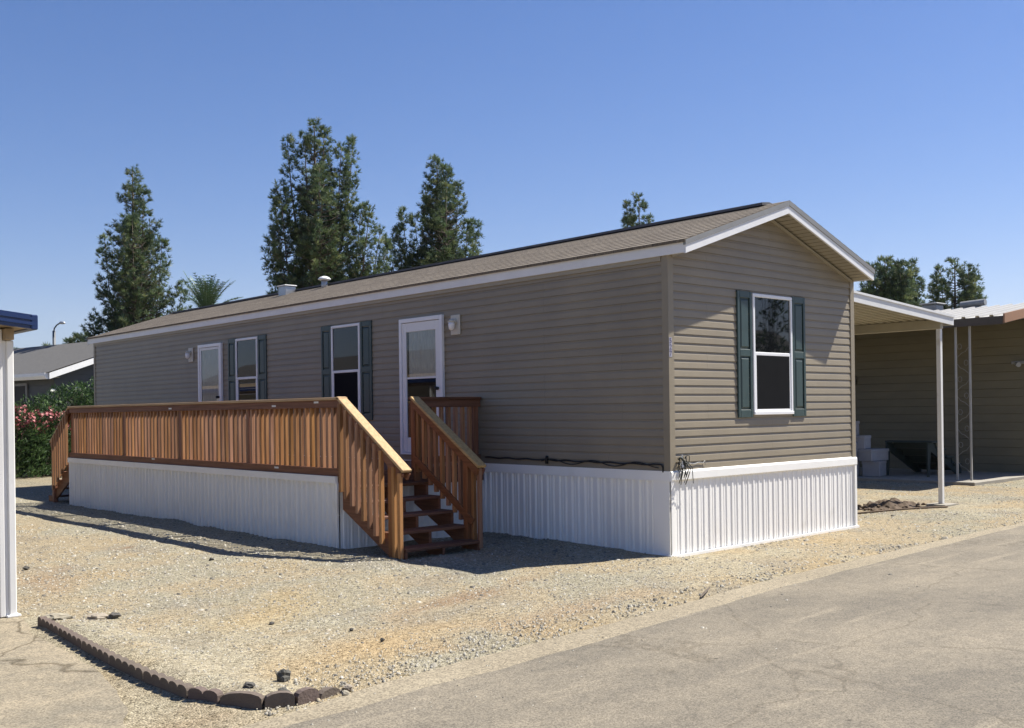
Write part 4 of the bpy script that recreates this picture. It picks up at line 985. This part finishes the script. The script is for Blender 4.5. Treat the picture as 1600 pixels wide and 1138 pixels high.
# ------------------------------------------------------------------ left neighbour: blue edged carport (post in view), home outside the frame that windows reflect
lc = thing('carport', (-6.7, 1.8, 0), 'carport with navy blue gutter and white tube posts at the left edge', 'carport')
def lz(x): return 2.508 + (-6.62-x)*.105
mb = MB(); mb.prism([(-6.63, 1.55, lz(-6.55)), (-10.4, 1.55, lz(-10.4)), (-10.4, 1.55, lz(-10.4)+.05), (-6.63, 1.55, lz(-6.55)+.05)], (0, 32.4, 0)); fixnormals(mb.build('roof_panel', 'rust', lc))
mb = MB(); mb.prism([(-6.612, 1.50, lz(-6.55)-.012), (-10.4, 1.50, lz(-10.4)-.012), (-10.4, 1.50, lz(-10.4)+.110), (-6.612, 1.50, lz(-6.55)+.110)], (0, .05, 0)); fixnormals(mb.build('front_fascia', 'blue', lc))
for q in (.018, .062):
    mb = MB(); mb.prism([(-6.607, 1.484, lz(-6.55)+q), (-10.4, 1.484, lz(-10.4)+q), (-10.4, 1.484, lz(-10.4)+q+.026), (-6.607, 1.484, lz(-6.55)+q+.026)], (0, .017, 0)); fixnormals(mb.build('gutter_roll', 'blue', lc))
mb = MB(); mb.box(-6.655, -6.600, 1.485, 34, lz(-6.55)-.016, lz(-6.55)+.112, bev=.008); mb.build('side_gutter', 'blue', lc)
mb = MB(); mb.box(-6.80, -6.73, 1.70, 33.9, lz(-6.7)-.11, lz(-6.7)-.012, bev=.005); mb.build('header_beam', 'rust', lc)
for y in (1.80, 7.6, 13.2, 19, 25, 31):
    mb = MB(); mb.box(-6.775, -6.714, y-.03, y+.03, .02, lz(-6.7)-.111, bev=.008); mb.box(-6.806, -6.772, y-.012, y+.016, .02, lz(-6.7)-.111, bev=.004)
    mb.box(-6.848, -6.803, y-.02, y+.02, .02, lz(-6.75)-.02, bev=.006); mb.box(-6.90, -6.87, y-.02, y+.02, .02, lz(-6.8)-.02, bev=.006)
    pz = mb.build('post', 'post', lc)
    mb = MB(); mb.box(-6.80, -6.685, y-.05, y+.05, .012, .035, bev=.006); mb.build('base_plate', 'post', pz)
lh = thing('neighbour_home', (-12.5, 9, 0), 'white mobile home under the blue edged carport, left of the frame', 'house')
mb = MB(); siding(mb, (-10.45, 3, 0), (0, 1, 0), (1, 0, 0), 0, 31, .5, 3.0, pitch=.2032, prof=NP); siding(mb, (-10.45, 3, 0), (-1, 0, 0), (0, -1, 0), 0, 4.2, .5, 3.0, pitch=.2032, prof=NP); mb.build('wall', 'white', lh)
mb = MB(); mb.prism([(-10.3, 2.8, 3.0), (-12.5, 2.8, 3.75), (-14.8, 2.8, 3.0), (-14.8, 2.8, 3.12), (-12.5, 2.8, 3.9), (-10.3, 2.8, 3.12)], (0, 31.4, 0)); fixnormals(mb.build('roof', 'froof', lh))

# ------------------------------------------------------------------ scalloped edging
def edging(pa, pb, nsc, h, label, tilt=0, z=0):
    pa = Vector((*pa, 0)); pb = Vector((*pb, 0)); u = (pb-pa); ln = u.length-.008; u.normalize(); n = Vector((-u.y, u.x, 0))
    pts = [(0, -.06), (ln, -.06)]; w = ln/nsc
    top = []
    for k in range(nsc):
        for j in range(7):
            a = math.pi*(1-j/6); top.append((w*(k+.5)+math.cos(a)*w*.5, h-min(.2*w, .03)+math.sin(a)*min(.24*w, .035)))
    pts += top[::-1]
    th = .052
    mb = MB(); q = [pa + u*a + n*(-th/2) + Vector((0, 0, b+z)) for a, b in pts]
    mb.prism(q, n*th); o = fixnormals(mb.build('edging_block', 'edging')); tag(o, label, 'edging', 'scalloped edging blocks along the driveway')
    o.location = (0, 0, 0); return o
path = [Vector(p) for p in EDGE[:5]]
segs = []
names = ['farthest scalloped concrete edging block, near the white carport post', 'second scalloped edging block from the white carport post', 'middle scalloped edging block in the straight row', 'fourth scalloped edging block from the post, before the long last one', 'last straight scalloped edging block before the single curved pieces']
tot = sum((b-a).length for a, b in zip(path[:-1], path[1:]))
def along(s_):
    for a, b in zip(path[:-1], path[1:]):
        l = (b-a).length
        if s_ <= l + 1e-6: return a+(b-a)*(s_/l)
        s_ -= l
    return path[-1]
for k in range(5):
    edging(along(tot*k/5), along(tot*(k+1)/5), 5, .095, names[k], z=-.004*abs(noise.noise((k, 0, 0))))
cv = [(-6.785, -1.80), (-6.70, -2.03), (-6.53, -2.235), (-6.36, -2.30), (-6.20, -2.29), (-6.03, -2.25)]
nm2 = ['first single rounded edging block, where the row starts to bend', 'single rounded edging block in the bend beside a dark stone', 'rounded edging block facing the road, third in the bend', 'rounded edging block facing the road with a pale worn top', 'half buried rounded edging block at the end beside the gutter']
for k in range(5):
    edging(cv[k], cv[k+1], 1 if k else 2, (.094, .09, .085, .08, .045)[k], nm2[k])
# rocks
for k, (x, y, s_, fl, m_, lab, cat) in enumerate([
    (-6.14, -1.77, .046, 1.05, 'rock', 'dark upright pointed stone on the gravel near the bend of the edging', 'rock'),
    (-6.33, -2.10, .040, .85, 'rock', 'dark rounded stone right behind the curved edging blocks', 'rock'),
    (-6.47, -1.93, .036, .7, 'rock', 'dark flat stone touching the back of the first bend block', 'rock'),
    (-3.985, 3.69, .028, .8, 'rock', 'small dark stone on the gravel in front of the deck skirt', 'rock'),
    (-5.74, 4.73, .035, .55, 'rock', 'dark clod on the gravel beside the white carport post', 'rock'),
    (-5.02, -1.28, .017, .8, 'rock', 'small dark stone on the orange sand patch', 'rock'),
    (-4.98, -.80, .018, .7, 'rock', 'small dark stone on pale gravel halfway to the stairs', 'rock'),
    (-5.30, -.11, .022, .6, 'rock', 'dark flat pebble on the pale sand patch', 'rock'),
    (-6.50, 1.47, .12, .22, 'palerock', 'pale flat concrete chunk at the end of the edging row', 'concrete chunk'),
    (-6.23, 1.22, .085, .3, 'palerock', 'grey flat concrete chunk right of the edging end', 'concrete chunk'),
    (-6.13, 1.12, .05, .6, 'rock', 'dark small stone lying against the grey flat chunk', 'rock'),
    (-6.05, -2.36, .026, .8, 'palerock', 'white pebble at the gutter beside the last edging block', 'rock'),
    (-5.98, -2.28, .032, .8, 'palerock', 'larger white pebble touching the half buried edging block', 'rock')]):
    mb = MB(); lump(mb, (0, 0, 0), s_, k*3.3+1, 8, fl); o = mb.build('rock' if cat == 'rock' else 'concrete_chunk', m_)
    for p in o.data.polygons: p.use_smooth = False
    o.location = (x, y, max(gz(x, y), .01)+s_*fl*.45); tag(o, lab, cat)
# twig on the gutter and litter
mb = MB(); mb.tube([(-2.02, -1.97, .03), (-1.8, -1.86, .035), (-1.55, -1.72, .03)], [.008, .012, .006], 6); tag(mb.build('twig', 'bark'), 'thin dry twig lying on the gutter strip in front of the home', 'twig')

# ------------------------------------------------------------------ far house on the left
d0 = 37.0; c0 = at(76, 588, d0); c0.z = 0
EZ = at(76, 585, d0).z
ue = Vector((-.177, .984, 0)); ug = Vector((.984, .177, 0))
fh = thing('far_house', c0, 'dark slate house with grey shingle roof and white rake board behind the shrubs', 'house')
GW = 9.0; HL = 22.0; FS = .345
def fp(a, b, z): return c0 + ug*a + ue*b + Vector((0, 0, z))
mb = MB(); siding(mb, c0+Vector((0,0,0))+ug*.45+ue*.45, ue, -ug, 0, HL, .3, EZ-.02, pitch=.2, prof=NP)
def fclip(z):
    d = max(0, (z-(EZ-.0))/FS); return (min(d, GW/2-.45), max(GW-.9-d, GW/2-.45))
siding(mb, c0+ug*.45+ue*.45, ug, -ue, 0, GW-.9, .3, EZ+FS*(GW/2)-.12, fclip, pitch=.2, prof=NP); mb.build('wall', 'fwall', fh)
for s_ in (0, 1):
    mb = MB(); f = (lambda a: a) if s_ == 0 else (lambda a: GW-a)
    mb.poly([fp(f(-.1), -.08, EZ+.06), fp(f(-.1), HL, EZ+.06), fp(f(GW/2), HL, EZ+.08+FS*GW/2), fp(f(GW/2), -.08, EZ+.08+FS*GW/2)])
    rf2 = mb.build('roof', 'froof', fh)
mb = MB(); mb.prism([fp(0, -.06, EZ-.17), fp(GW/2, -.06, EZ-.17+FS*GW/2), fp(GW/2, -.06, EZ+.06+FS*GW/2), fp(0, -.06, EZ+.05)], ue*.06); fixnormals(mb.build('rake_board', 'white', fh))
mb = MB(); mb.prism([fp(GW, -.06, EZ-.17), fp(GW/2+.001, -.06, EZ-.17+FS*GW/2), fp(GW/2+.001, -.06, EZ+.06+FS*GW/2), fp(GW, -.06, EZ+.05)], ue*.06); fixnormals(mb.build('rake_board', 'white', fh))
mb = MB(); mb.prism([fp(-.08, .01, EZ-.17), fp(.0, .01, EZ-.17), fp(.0, .01, EZ+.055), fp(-.14, .01, EZ+.055), fp(-.14, .01, EZ-.06)], ue*HL); fixnormals(mb.build('gutter', 'white', fh))
mb = MB(); mb.quad(fp(.0, .0, EZ-.10), fp(.45, .0, EZ-.10), fp(.45, HL, EZ-.10), fp(0, HL, EZ-.10)); mb.build('soffit', 'white', fh)
for b0 in (2.3, 5.6):
    mb = MB()
    P, bx = frame_local(c0+ug*.45+ue*(b0), ue, -ug)
    bx(mb, 0, .1, 1.2, EZ-.25, 0, .06); bx(mb, .95, 1.05, 1.2, EZ-.25, 0, .06); bx(mb, .101, .949, EZ-.35, EZ-.25, 0, .06); bx(mb, .101, .949, 1.2, 1.3, 0, .06)
    w_ = mb.build('window', mat('grey_window_trim', (.16, .16, .165), .5), fh)
    mb = MB(); mb.quad(P(.1, 1.3, .03), P(.95, 1.3, .03), P(.95, EZ-.35, .03), P(.1, EZ-.35, .03)); mb.build('pane', 'inner', w_)
mb = MB(); p = fp(GW*.36, 1.5, 0); zz = EZ+.08+FS*GW*.36; mb.box(p.x-.3, p.x+.3, p.y-.2, p.y+.2, zz-.1, zz+.14, bev=.03); mb.build('roof_vent', 'inner', rf2)
# street lamp
d = 52; b = at(86, 640, d); mb = MB(); topz = at(86, 517, d).z
lamp = thing('street_lamp', (b.x, b.y, 0), 'tall grey street lamp with a curved arm beyond the grey roof', 'street lamp')
mb.tube([(b.x, b.y, 0), (b.x, b.y, topz)], [.12, .075], 10); mb.build('pole', 'pole', lamp, True)
mb = MB(); r_ = Vector((RT.x, RT.y, 0)).normalized(); q = Vector((b.x, b.y, topz))
mb.tube([q, q+r_*.02+Vector((0,0,.12)), q+r_*.14+Vector((0,0,.28)), q+r_*.3+Vector((0,0,.38))], .035, 8); mb.build('arm', 'pole', lamp, True)
mb = MB(); mb.tube([q+r_*.28+Vector((0,0,.38)), q+r_*.34+Vector((0,0,.40)), q+r_*.5+Vector((0,0,.39)), q+r_*.58+Vector((0,0,.36))], [.04, .075, .07, .02], 10); mb.build('lamp_head', 'galv', lamp, True)

# ------------------------------------------------------------------ trees
class Leaf:
    def __init__(s): s.v = []; s.f = []; s.m = []
def tuft(mb, c, d, r, n, mi, rr):
    d = d.normalized()
    X = d.cross(Vector((.31, .17, .93))).normalized(); Y = d.cross(X)
    for k in range(n):
        a = rr.uniform(0, 6.283); e = rr.uniform(.05, 1.35)
        w = (X*math.cos(a)+Y*math.sin(a))*math.sin(e) + d*math.cos(e)
        t = w.cross(Vector((rr.uniform(-1, 1), rr.uniform(-1, 1), rr.uniform(-1, 1)))).normalized()*r*.062
        o = c + w*(r*.08); p = c + w*r*rr.uniform(.75, 1.15)
        n0 = len(mb.v); mb.v += [tuple(o-t), tuple(o+t), tuple(p+t*.35), tuple(p-t*.35)]; mb.f.append((n0, n0+1, n0+2, n0+3)); mb.m.append(mi)
def pine(name, label, px, d, spires, base_py, seed, tr=.22, dens=1.0, group='pines beyond the home', tuft_r=.19, low=2.5):
    rr = random.Random(seed); x, y = ax(px, d); root = thing(name, (x, y, 0), label, 'tree', group)
    side = Vector((RT.x, RT.y, 0)).normalized(); fwd = Vector((FW.x, FW.y, 0)).normalized()
    tm = MB(); fm = MB(); sc_ = d/1611.75
    for (sx, py, hw, zb_, depth) in spires:
        dx = (sx-px)*sc_; top = at(sx, py, d).z; hwm = hw*sc_*1.18
        zb0 = zb_
        bx_, by_ = Vector((x, y, 0)) + fwd*depth*.4, None
        main = abs(dx) < .4 and depth == 0
        if main: pts = [Vector((x, y, -.1)), Vector((x, y, top*.4))+side*rr.uniform(-.1, .1), Vector((x, y, 0))+side*dx*.7+Vector((0,0,top*.75)), Vector((x, y, top-.15))+side*dx]; rad = [tr, tr*.7, tr*.32, .02]
        else:
            s0 = max(1.0, zb0-1.5); o_ = Vector((x, y, s0)); e_ = Vector((x, y, top-.15))+side*dx+fwd*depth
            pts = [o_, o_.lerp(e_, .3)+side*dx*.35+fwd*depth*.3-Vector((0,0,.3)), o_.lerp(e_, .65)+side*dx*.22+fwd*depth*.2, e_]; rad = [tr*.3, tr*.2, tr*.1, .012]
        tm.tube(pts, rad, 7)
        def axis_pt(z):
            for a, b in zip(pts[:-1], pts[1:]):
                if a.z <= z <= b.z: return a.lerp(b, (z-a.z)/max(1e-4, b.z-a.z))
            return pts[-1] if z > pts[-1].z else pts[0]
        H = top-zb0; z = zb0
        step = .17/dens
        while z < top:
            t = (z-zb0)/H; prof = (1-t)**.62 * min(1, .6+t*2.2)
            rad_ = hwm*prof
            nbr = max(3, int(3.5+rad_*2.6))
            for b_ in range(nbr):
                a = rr.uniform(0, 6.283); dirh = Vector((math.cos(a), math.sin(a), 0)); lnb = (rad_*rr.uniform(.5, 1.12)*(.78+.45*noise.noise((math.cos(a)*1.3+seed, math.sin(a)*1.3, z*.55)))+.10)
                p0 = axis_pt(z); up_ = rr.uniform(.25, .75)
                p1 = p0 + dirh*lnb*.55 + Vector((0, 0, lnb*up_*.3)); p2 = p0 + dirh*lnb + Vector((0, 0, lnb*up_))
                if lnb > .5: tm.tube([p0, p1, p2], [.012+.018*lnb, .010+.008*lnb, .006], 4, cap=False)
                nt_ = max(2, int(lnb*7.8))
                gap_ = noise.noise(p2*.75+Vector((seed, 0, 0)))
                if gap_ < -.22 and lnb > .35: continue
                for q in range(nt_):
                    u = 1-(q/nt_)*.72*rr.uniform(.8, 1.1); u = max(.15, u)
                    c = (p0.lerp(p1, u/.55) if u < .55 else p1.lerp(p2, (u-.55)/.45)) + Vector((rr.uniform(-.1, .1), rr.uniform(-.1, .1), rr.uniform(-.05, .14)))
                    dv = (p2-p1).normalized() + Vector((rr.uniform(-.5, .5), rr.uniform(-.5, .5), rr.uniform(.1, .9)))
                    tuft(fm, c, dv, tuft_r*rr.uniform(.75, 1.25), 20, rr.choices((0, 1, 2, 3), (.3, .35, .15, .2))[0], rr)
            z += step*rr.uniform(.7, 1.3)*(1 if rad_ > .5 else 1.1)
        tuft(fm, pts[-1], Vector((0, 0, 1)), tuft_r, 14, 1, rr)
    tm.build('trunk', 'bark', root, True); fm.build('crown', ['pine0', 'pine1', 'pine2', 'pine3'], root)
    return root
pine('pine_tree', 'tall narrow pine standing behind the left end of the home', 213, 48,
     [(212, 262, 62, 2.6, 0), (159, 366, 20, 5.4, .6), (262, 377, 26, 5.2, -.5), (146, 492, 26, 3.4, .2), (284, 440, 26, 3.0, .3), (200, 330, 45, 4, 1.5), (228, 345, 45, 4, -1.4), (232, 300, 22, 8, -.3)], 520, 3)
pine('pine_tree', 'largest pine with several pointed tops behind the middle of the roof', 497, 45,
     [(497, 190, 66, 4.4, 0), (478, 205, 18, 10.5, .5), (456, 217, 20, 9.0, -.2), (511, 200, 20, 11, .2), (556, 214, 22, 8.8, .3), (541, 230, 26, 8.2, -.4), (431, 308, 22, 6.2, .3), (422, 372, 22, 4.6, .2), (567, 320, 28, 5.5, .3), (584, 326, 26, 5.0, -.5), (597, 356, 20, 5, .2), (480, 270, 55, 5, 1.6), (515, 270, 55, 5, -1.6), (450, 300, 40, 5, -.9), (604, 372, 16, 4.4, .8)], 450, 7, tr=.28)
pine('pine_tree', 'dense conical pine right of the many topped one', 690, 49,
     [(688, 246, 54, 5.2, 0), (720, 284, 32, 7.2, .4), (702, 262, 26, 9, -.3), (631, 326, 22, 7.2, .3), (625, 356, 22, 5.6, -.3), (745, 344, 24, 5.4, .3), (735, 350, 26, 5.4, -.6), (672, 300, 44, 5.5, 1.5), (705, 300, 44, 5.5, -1.5), (650, 330, 34, 5.5, .8), (608, 372, 16, 5.8, .9)], 430, 13, dens=1.15)
pine('pine_tree', 'small two pointed pine top showing above the ridge of the roof', 1000, 62,
     [(1003, 306, 24, 9.4, 0), (985, 316, 15, 10.8, .4), (1014, 338, 18, 10, -.3), (990, 335, 20, 9.6, .9)], 355, 17, tuft_r=.23)
pine('pine_tree', 'broad dark round pine left of the two trees behind the carport', 1388, 56,
     [(1386, 404, 42, 5.6, 0), (1372, 412, 34, 5.4, .6), (1352, 436, 24, 6, -.4), (1404, 412, 34, 5.2, -.6), (1410, 418, 30, 5.4, .7), (1395, 415, 40, 5.2, 1.6)], 470, 23, dens=1.2, tuft_r=.23)
pine('pine_tree', 'thin pine spire between the round pine and the open pine', 1425, 58,
     [(1427, 408, 17, 6.4, 0), (1440, 436, 14, 5.8, .3), (1418, 430, 14, 6, -.3)], 470, 29, tuft_r=.22)
pine('pine_tree', 'open crowned pine behind the ribbed awning roof', 1494, 60,
     [(1495, 406, 34, 6.4, 0), (1478, 416, 26, 6.2, .5), (1512, 416, 26, 6.2, -.4), (1532, 432, 15, 6.8, .3), (1522, 428, 22, 6.4, .3), (1462, 432, 18, 6.2, -.3)], 470, 31, tuft_r=.22, dens=.85)
pine('pine_tree', 'tiny dark treetop beside the left end of the roof', 118, 70,
     [(122, 526, 9, 6.2, 0), (132, 522, 8, 6.4, .3), (112, 532, 6, 6.2, 0)], 540, 37, tuft_r=.3)
pine('pine_tree', 'distant dark treetop next to the white carport post', 30, 85,
     [(24, 548, 7, 5.6, 0), (42, 553, 5, 5.6, 0), (70, 541, 6, 6.0, .4), (18, 552, 6, 5.4, .4)], 556, 41, tuft_r=.35)
# palm
def palm(px, py, d):
    rr = random.Random(8); x, y = ax(px, d); topz = at(px, 492, d).z
    root = thing('palm_tree', (x, y, 0), 'green feather palm rising behind the roof right of the narrow pine', 'tree')
    mb = MB(); mb.tube([(x, y, -.1), (x+.05, y, topz*.5), (x, y, topz)], [.22, .17, .15], 9); mb.build('trunk', 'bark', root, True)
    mb = MB(); c = Vector((x, y, topz)); side = Vector((RT.x, RT.y, 0)).normalized()
    for k in range(40):
        a = k*2.399+rr.uniform(-.2, .2); el = R(rr.choice([80, 70, 60, 50, 40, 64])); ln = rr.uniform(1.5, 2.0)
        h = Vector((math.cos(a), math.sin(a), 0)); pts = []
        if k == 0: h = -side; el = R(66); ln = 2.15
        dirv = h*math.cos(el)+Vector((0, 0, math.sin(el))); p = c.copy()
        for j in range(14):
            pts.append(p.copy()); p = p + dirv*(ln/13); dirv = (dirv + Vector((0, 0, -.02 - .012*j*(k != 0)*.5))).normalized()
        mb.tube(pts, [.022*(1-j/15)+.004 for j in range(14)], 4, cap=False)
        for j in range(1, 14):
            t = pts[j]; dv = (pts[min(j+1, 13)]-pts[j-1]).normalized(); sd = dv.cross(Vector((0, 0, 1))).normalized()
            for s_ in (-1, 1):
                for q in range(2):
                    ll = .42*math.sin(math.pi*(.15+.8*j/14))*rr.uniform(.8, 1.1)
                    e = t + (sd*s_*.75+dv*.6+Vector((0, 0, rr.uniform(-.3, .15)))).normalized()*ll; b_ = dv*(.018); t2 = t + dv*q*.05
                    mb.tri(t2-b_, t2+b_, e)
    mb.build('crown', 'palm', root)
palm(325, 462, 46)
# oleander shrubs
def shrub(name, label, pieces, seed, flowers, nleaf, cat='shrub', group='oleander shrubs at the end of the lot', big=1):
    rr = random.Random(seed); c0_ = pieces[0]; root = thing(name, (c0_[0], c0_[1], 0), label, cat, group)
    st = MB(); lf = MB(); fl = MB()
    for (x, y, rx, ry, h) in pieces:
        for k in range(14):
            a = rr.uniform(0, 6.28); q = rr.uniform(.1, .8)
            st.tube([(x+rr.uniform(-.2, .2), y+rr.uniform(-.2, .2), -.02), (x+math.cos(a)*rx*q*.5, y+math.sin(a)*ry*q*.5, h*.5), (x+math.cos(a)*rx*q, y+math.sin(a)*ry*q, h*.9)], [.03, .02, .008], 5)
        vol = rx*ry*h
        for k in range(int(nleaf*vol)):
            while True:
                u, v, w = rr.uniform(-1, 1), rr.uniform(-1, 1), rr.uniform(0, 1)
                rho = math.sqrt(u*u+v*v+(max(0, w-.35)/.65)**2.6)
                if rho < 1+.25*noise.noise((u*2+seed, v*2, w*3)) and rho > rr.uniform(0, .92): break
            c = Vector((x+u*rx, y+v*ry, w*h+.03)); dv = Vector((u*.8+rr.uniform(-.6, .6), v*.8+rr.uniform(-.6, .6), rr.uniform(.1, 1.2))).normalized()
            for q in range(3):
                d2 = (dv+Vector((rr.uniform(-.7, .7), rr.uniform(-.7, .7), rr.uniform(-.5, .5)))).normalized(); ln = rr.uniform(.10, .18)*big; t = d2.cross(Vector((rr.uniform(-1, 1), rr.uniform(-1, 1), .4))).normalized()*.016*big
                m_ = c+d2*ln*.5; n0 = len(lf.v); lf.v += [tuple(c), tuple(m_+t), tuple(c+d2*ln), tuple(m_-t)]; lf.f.append((n0, n0+1, n0+2, n0+3)); lf.m.append(rr.choices((0, 1, 2), (.35, .42, .23))[0])
        for k in range(int(flowers[0]*rx*ry)):
            a = rr.uniform(0, 6.28); q = math.sqrt(rr.uniform(0, 1)); w = rr.uniform(flowers[1], 1.02)
            c = Vector((x+math.cos(a)*rx*q*.95, y+math.sin(a)*ry*q*.95, h*w*(1-.16*q*q)))
            for p in range(9):
                cc = c+Vector((rr.uniform(-.09, .09), rr.uniform(-.09, .09), rr.uniform(-.06, .07))); mi = rr.choice((0, 0, 1))
                nn_ = Vector((rr.uniform(-1, 1), rr.uniform(-1, 1), rr.uniform(.2, 1))).normalized(); X = nn_.cross(Vector((.2, .9, .3))).normalized(); Y = nn_.cross(X)
                for g in range(5):
                    a1 = g*1.2566; e1 = X*math.cos(a1)+Y*math.sin(a1); e2 = X*math.cos(a1+.9)+Y*math.sin(a1+.9)
                    fl.tri(cc, cc+e1*.042+nn_*.012, cc+e2*.042+nn_*.012, mi)
    st.build('stems', 'bark', root); lf.build('foliage', ['ole0', 'ole1', 'ole2'], root); fl.build('blossoms', list(flowers[2]), root)
shrub('oleander_shrub', 'oleander shrub covered in pink blossom between the white post and the deck', [(-.35, 23.6, 1.0, .8, 2.05), (.75, 24.2, .85, .8, 2.0), (-1.3, 23.3, .8, .7, 1.9)], 2, (105, .70, ('pink', 'pink2')), 1500)
shrub('oleander_shrub', 'taller green oleander with a few white flowers at the far corner of the home', [(2.0, 25.6, 1.2, .9, 2.75), (3.2, 25.9, 1.2, .9, 2.95), (1.0, 25.8, .9, .8, 2.35), (2.2, 24.0, .8, .6, 1.3)], 5, (5, .6, ('wflower', 'wflower')), 1250)

shrub('broadleaf_tree', 'tall dark tree across the road, added unseen for the gable window reflection', [(33.6, -21, .75, .8, 8.2), (34.2, -22, 1.5, 1.0, 5.2)], 9, (0, .6, ('wflower', 'wflower')), 60, 'tree', None, 2.6)  # out of frame, added and shaped for its reflection in the gable window
# ------------------------------------------------------------------ hills far away
def hills():
    mb = MB()
    for (pa, pb, peak, d, seed) in ((1530, 1760, 466, 5200, 1), (-160, 260, 546, 6000, 5)):
        n = 40; rows = 6
        for k in range(n+1):
            px = pa+(pb-pa)*k/n; t = k/n
            hgt = (at(px, peak, d).z)*(.55+.45*math.sin(math.pi*t))*(1+.25*noise.noise((t*5, seed, 0))+.12*noise.noise((t*14, seed, 3)))
            for j in range(rows+1):
                s_ = j/rows; p = at(px, 640, d-1300*(1-s_)); f = s_**.8
                mb.v.append((p.x, p.y, -3+(hgt+3)*f*(1+.15*(1-f)*noise.noise((t*9, j*.7, seed)))))
        b = len(mb.v)-(n+1)*(rows+1)
        for k in range(n):
            for j in range(rows):
                mb.f.append((b+k*(rows+1)+j, b+(k+1)*(rows+1)+j, b+(k+1)*(rows+1)+j+1, b+k*(rows+1)+j+1)); mb.m.append(0)
    o = mb.build('hills', 'hill', smooth=True); o['kind'] = 'structure'
hills()

# ------------------------------------------------------------------ across the road (seen only as a reflection in the gable window)
ah = thing('house_across', (34, -28, 0), 'tan stucco house across the road, behind the camera', 'house')
mb = MB(); mb.box(24, 44, -32, -24, 0, 3.3); mb.build('wall', 'stucco', ah)
mb = MB(); mb.prism([(23.5, -32.5, 3.3), (23.5, -23.5, 3.3), (23.5, -28, 6.3)], (21, 0, 0)); fixnormals(mb.build('roof', 'froof', ah))

# ------------------------------------------------------------------ haze over the far plain
mb = MB(); mb.box(-7600, 7600, -7600, 7600, -4.0, 700); hz = mb.build('haze', 'black'); hz['kind'] = 'stuff'; hz['label'] = 'thin pale haze that fades the distant hills'; hz['category'] = 'haze'
hm = bpy.data.materials.new('haze_air'); hm.use_nodes = True; hn = hm.node_tree; hn.nodes.remove(hn.nodes['Principled BSDF'])
pv_ = hn.nodes.new('ShaderNodeVolumePrincipled'); pv_.inputs['Color'].default_value = (.86, .91, 1, 1); pv_.inputs['Density'].default_value = .00007; pv_.inputs['Anisotropy'].default_value = .2
hn.links.new(pv_.outputs[0], hn.nodes['Material Output'].inputs['Volume']); hz.data.materials.clear(); hz.data.materials.append(hm)
# ------------------------------------------------------------------ light
sun_dir = Vector((.66, -.25, 1.0)).normalized()
el = math.asin(sun_dir.z); azi = math.atan2(sun_dir.x, sun_dir.y)
w = bpy.data.worlds.new('World'); sc.world = w; w.use_nodes = True
N = w.node_tree.nodes; Lk = w.node_tree.links
sky = N.new('ShaderNodeTexSky'); sky.sky_type = 'NISHITA'; sky.sun_disc = False; sky.sun_elevation = el; sky.sun_rotation = azi
sky.altitude = 300; sky.air_density = 1.0; sky.dust_density = .6; sky.ozone_density = 2.0
hsv = N.new('ShaderNodeHueSaturation'); hsv.inputs['Saturation'].default_value = 1.38; hsv.inputs['Value'].default_value = .93
Lk.new(sky.outputs[0], hsv.inputs['Color'])
tint = N.new('ShaderNodeMix'); tint.data_type = 'RGBA'; tint.blend_type = 'MULTIPLY'; tint.inputs['Factor'].default_value = 1; tint.inputs['B'].default_value = (.96, .975, 1.24, 1)
Lk.new(hsv.outputs[0], tint.inputs['A']); Lk.new(tint.outputs['Result'], N['Background'].inputs['Color']); N['Background'].inputs['Strength'].default_value = .052
sl = bpy.data.lights.new('sun', 'SUN'); sl.energy = 5.0; sl.angle = R(.53); sl.color = (1, .955, .87)
so = bpy.data.objects.new('sun', sl); COL.objects.link(so); so.rotation_euler = (-sun_dir).to_track_quat('-Z', 'Y').to_euler(); so.location = sun_dir*60

cam = bpy.data.cameras.new('camera'); co = bpy.data.objects.new('camera', cam); COL.objects.link(co)
from mathutils import Matrix
mrot = Matrix((RT, UP, -FW)).transposed()
co.matrix_world = Matrix.Translation(CAM) @ mrot.to_4x4()
cam.sensor_fit = 'HORIZONTAL'; cam.sensor_width = 36; cam.lens = 36*1611.75/1600; cam.shift_y = (640.17-569)/1600
cam.clip_start = .05; cam.clip_end = 30000
sc.camera = co
sc.view_settings.view_transform = 'Standard'; sc.view_settings.look = 'None'; sc.view_settings.exposure = 1.0; sc.view_settings.gamma = 1
sc.render.engine = 'CYCLES'
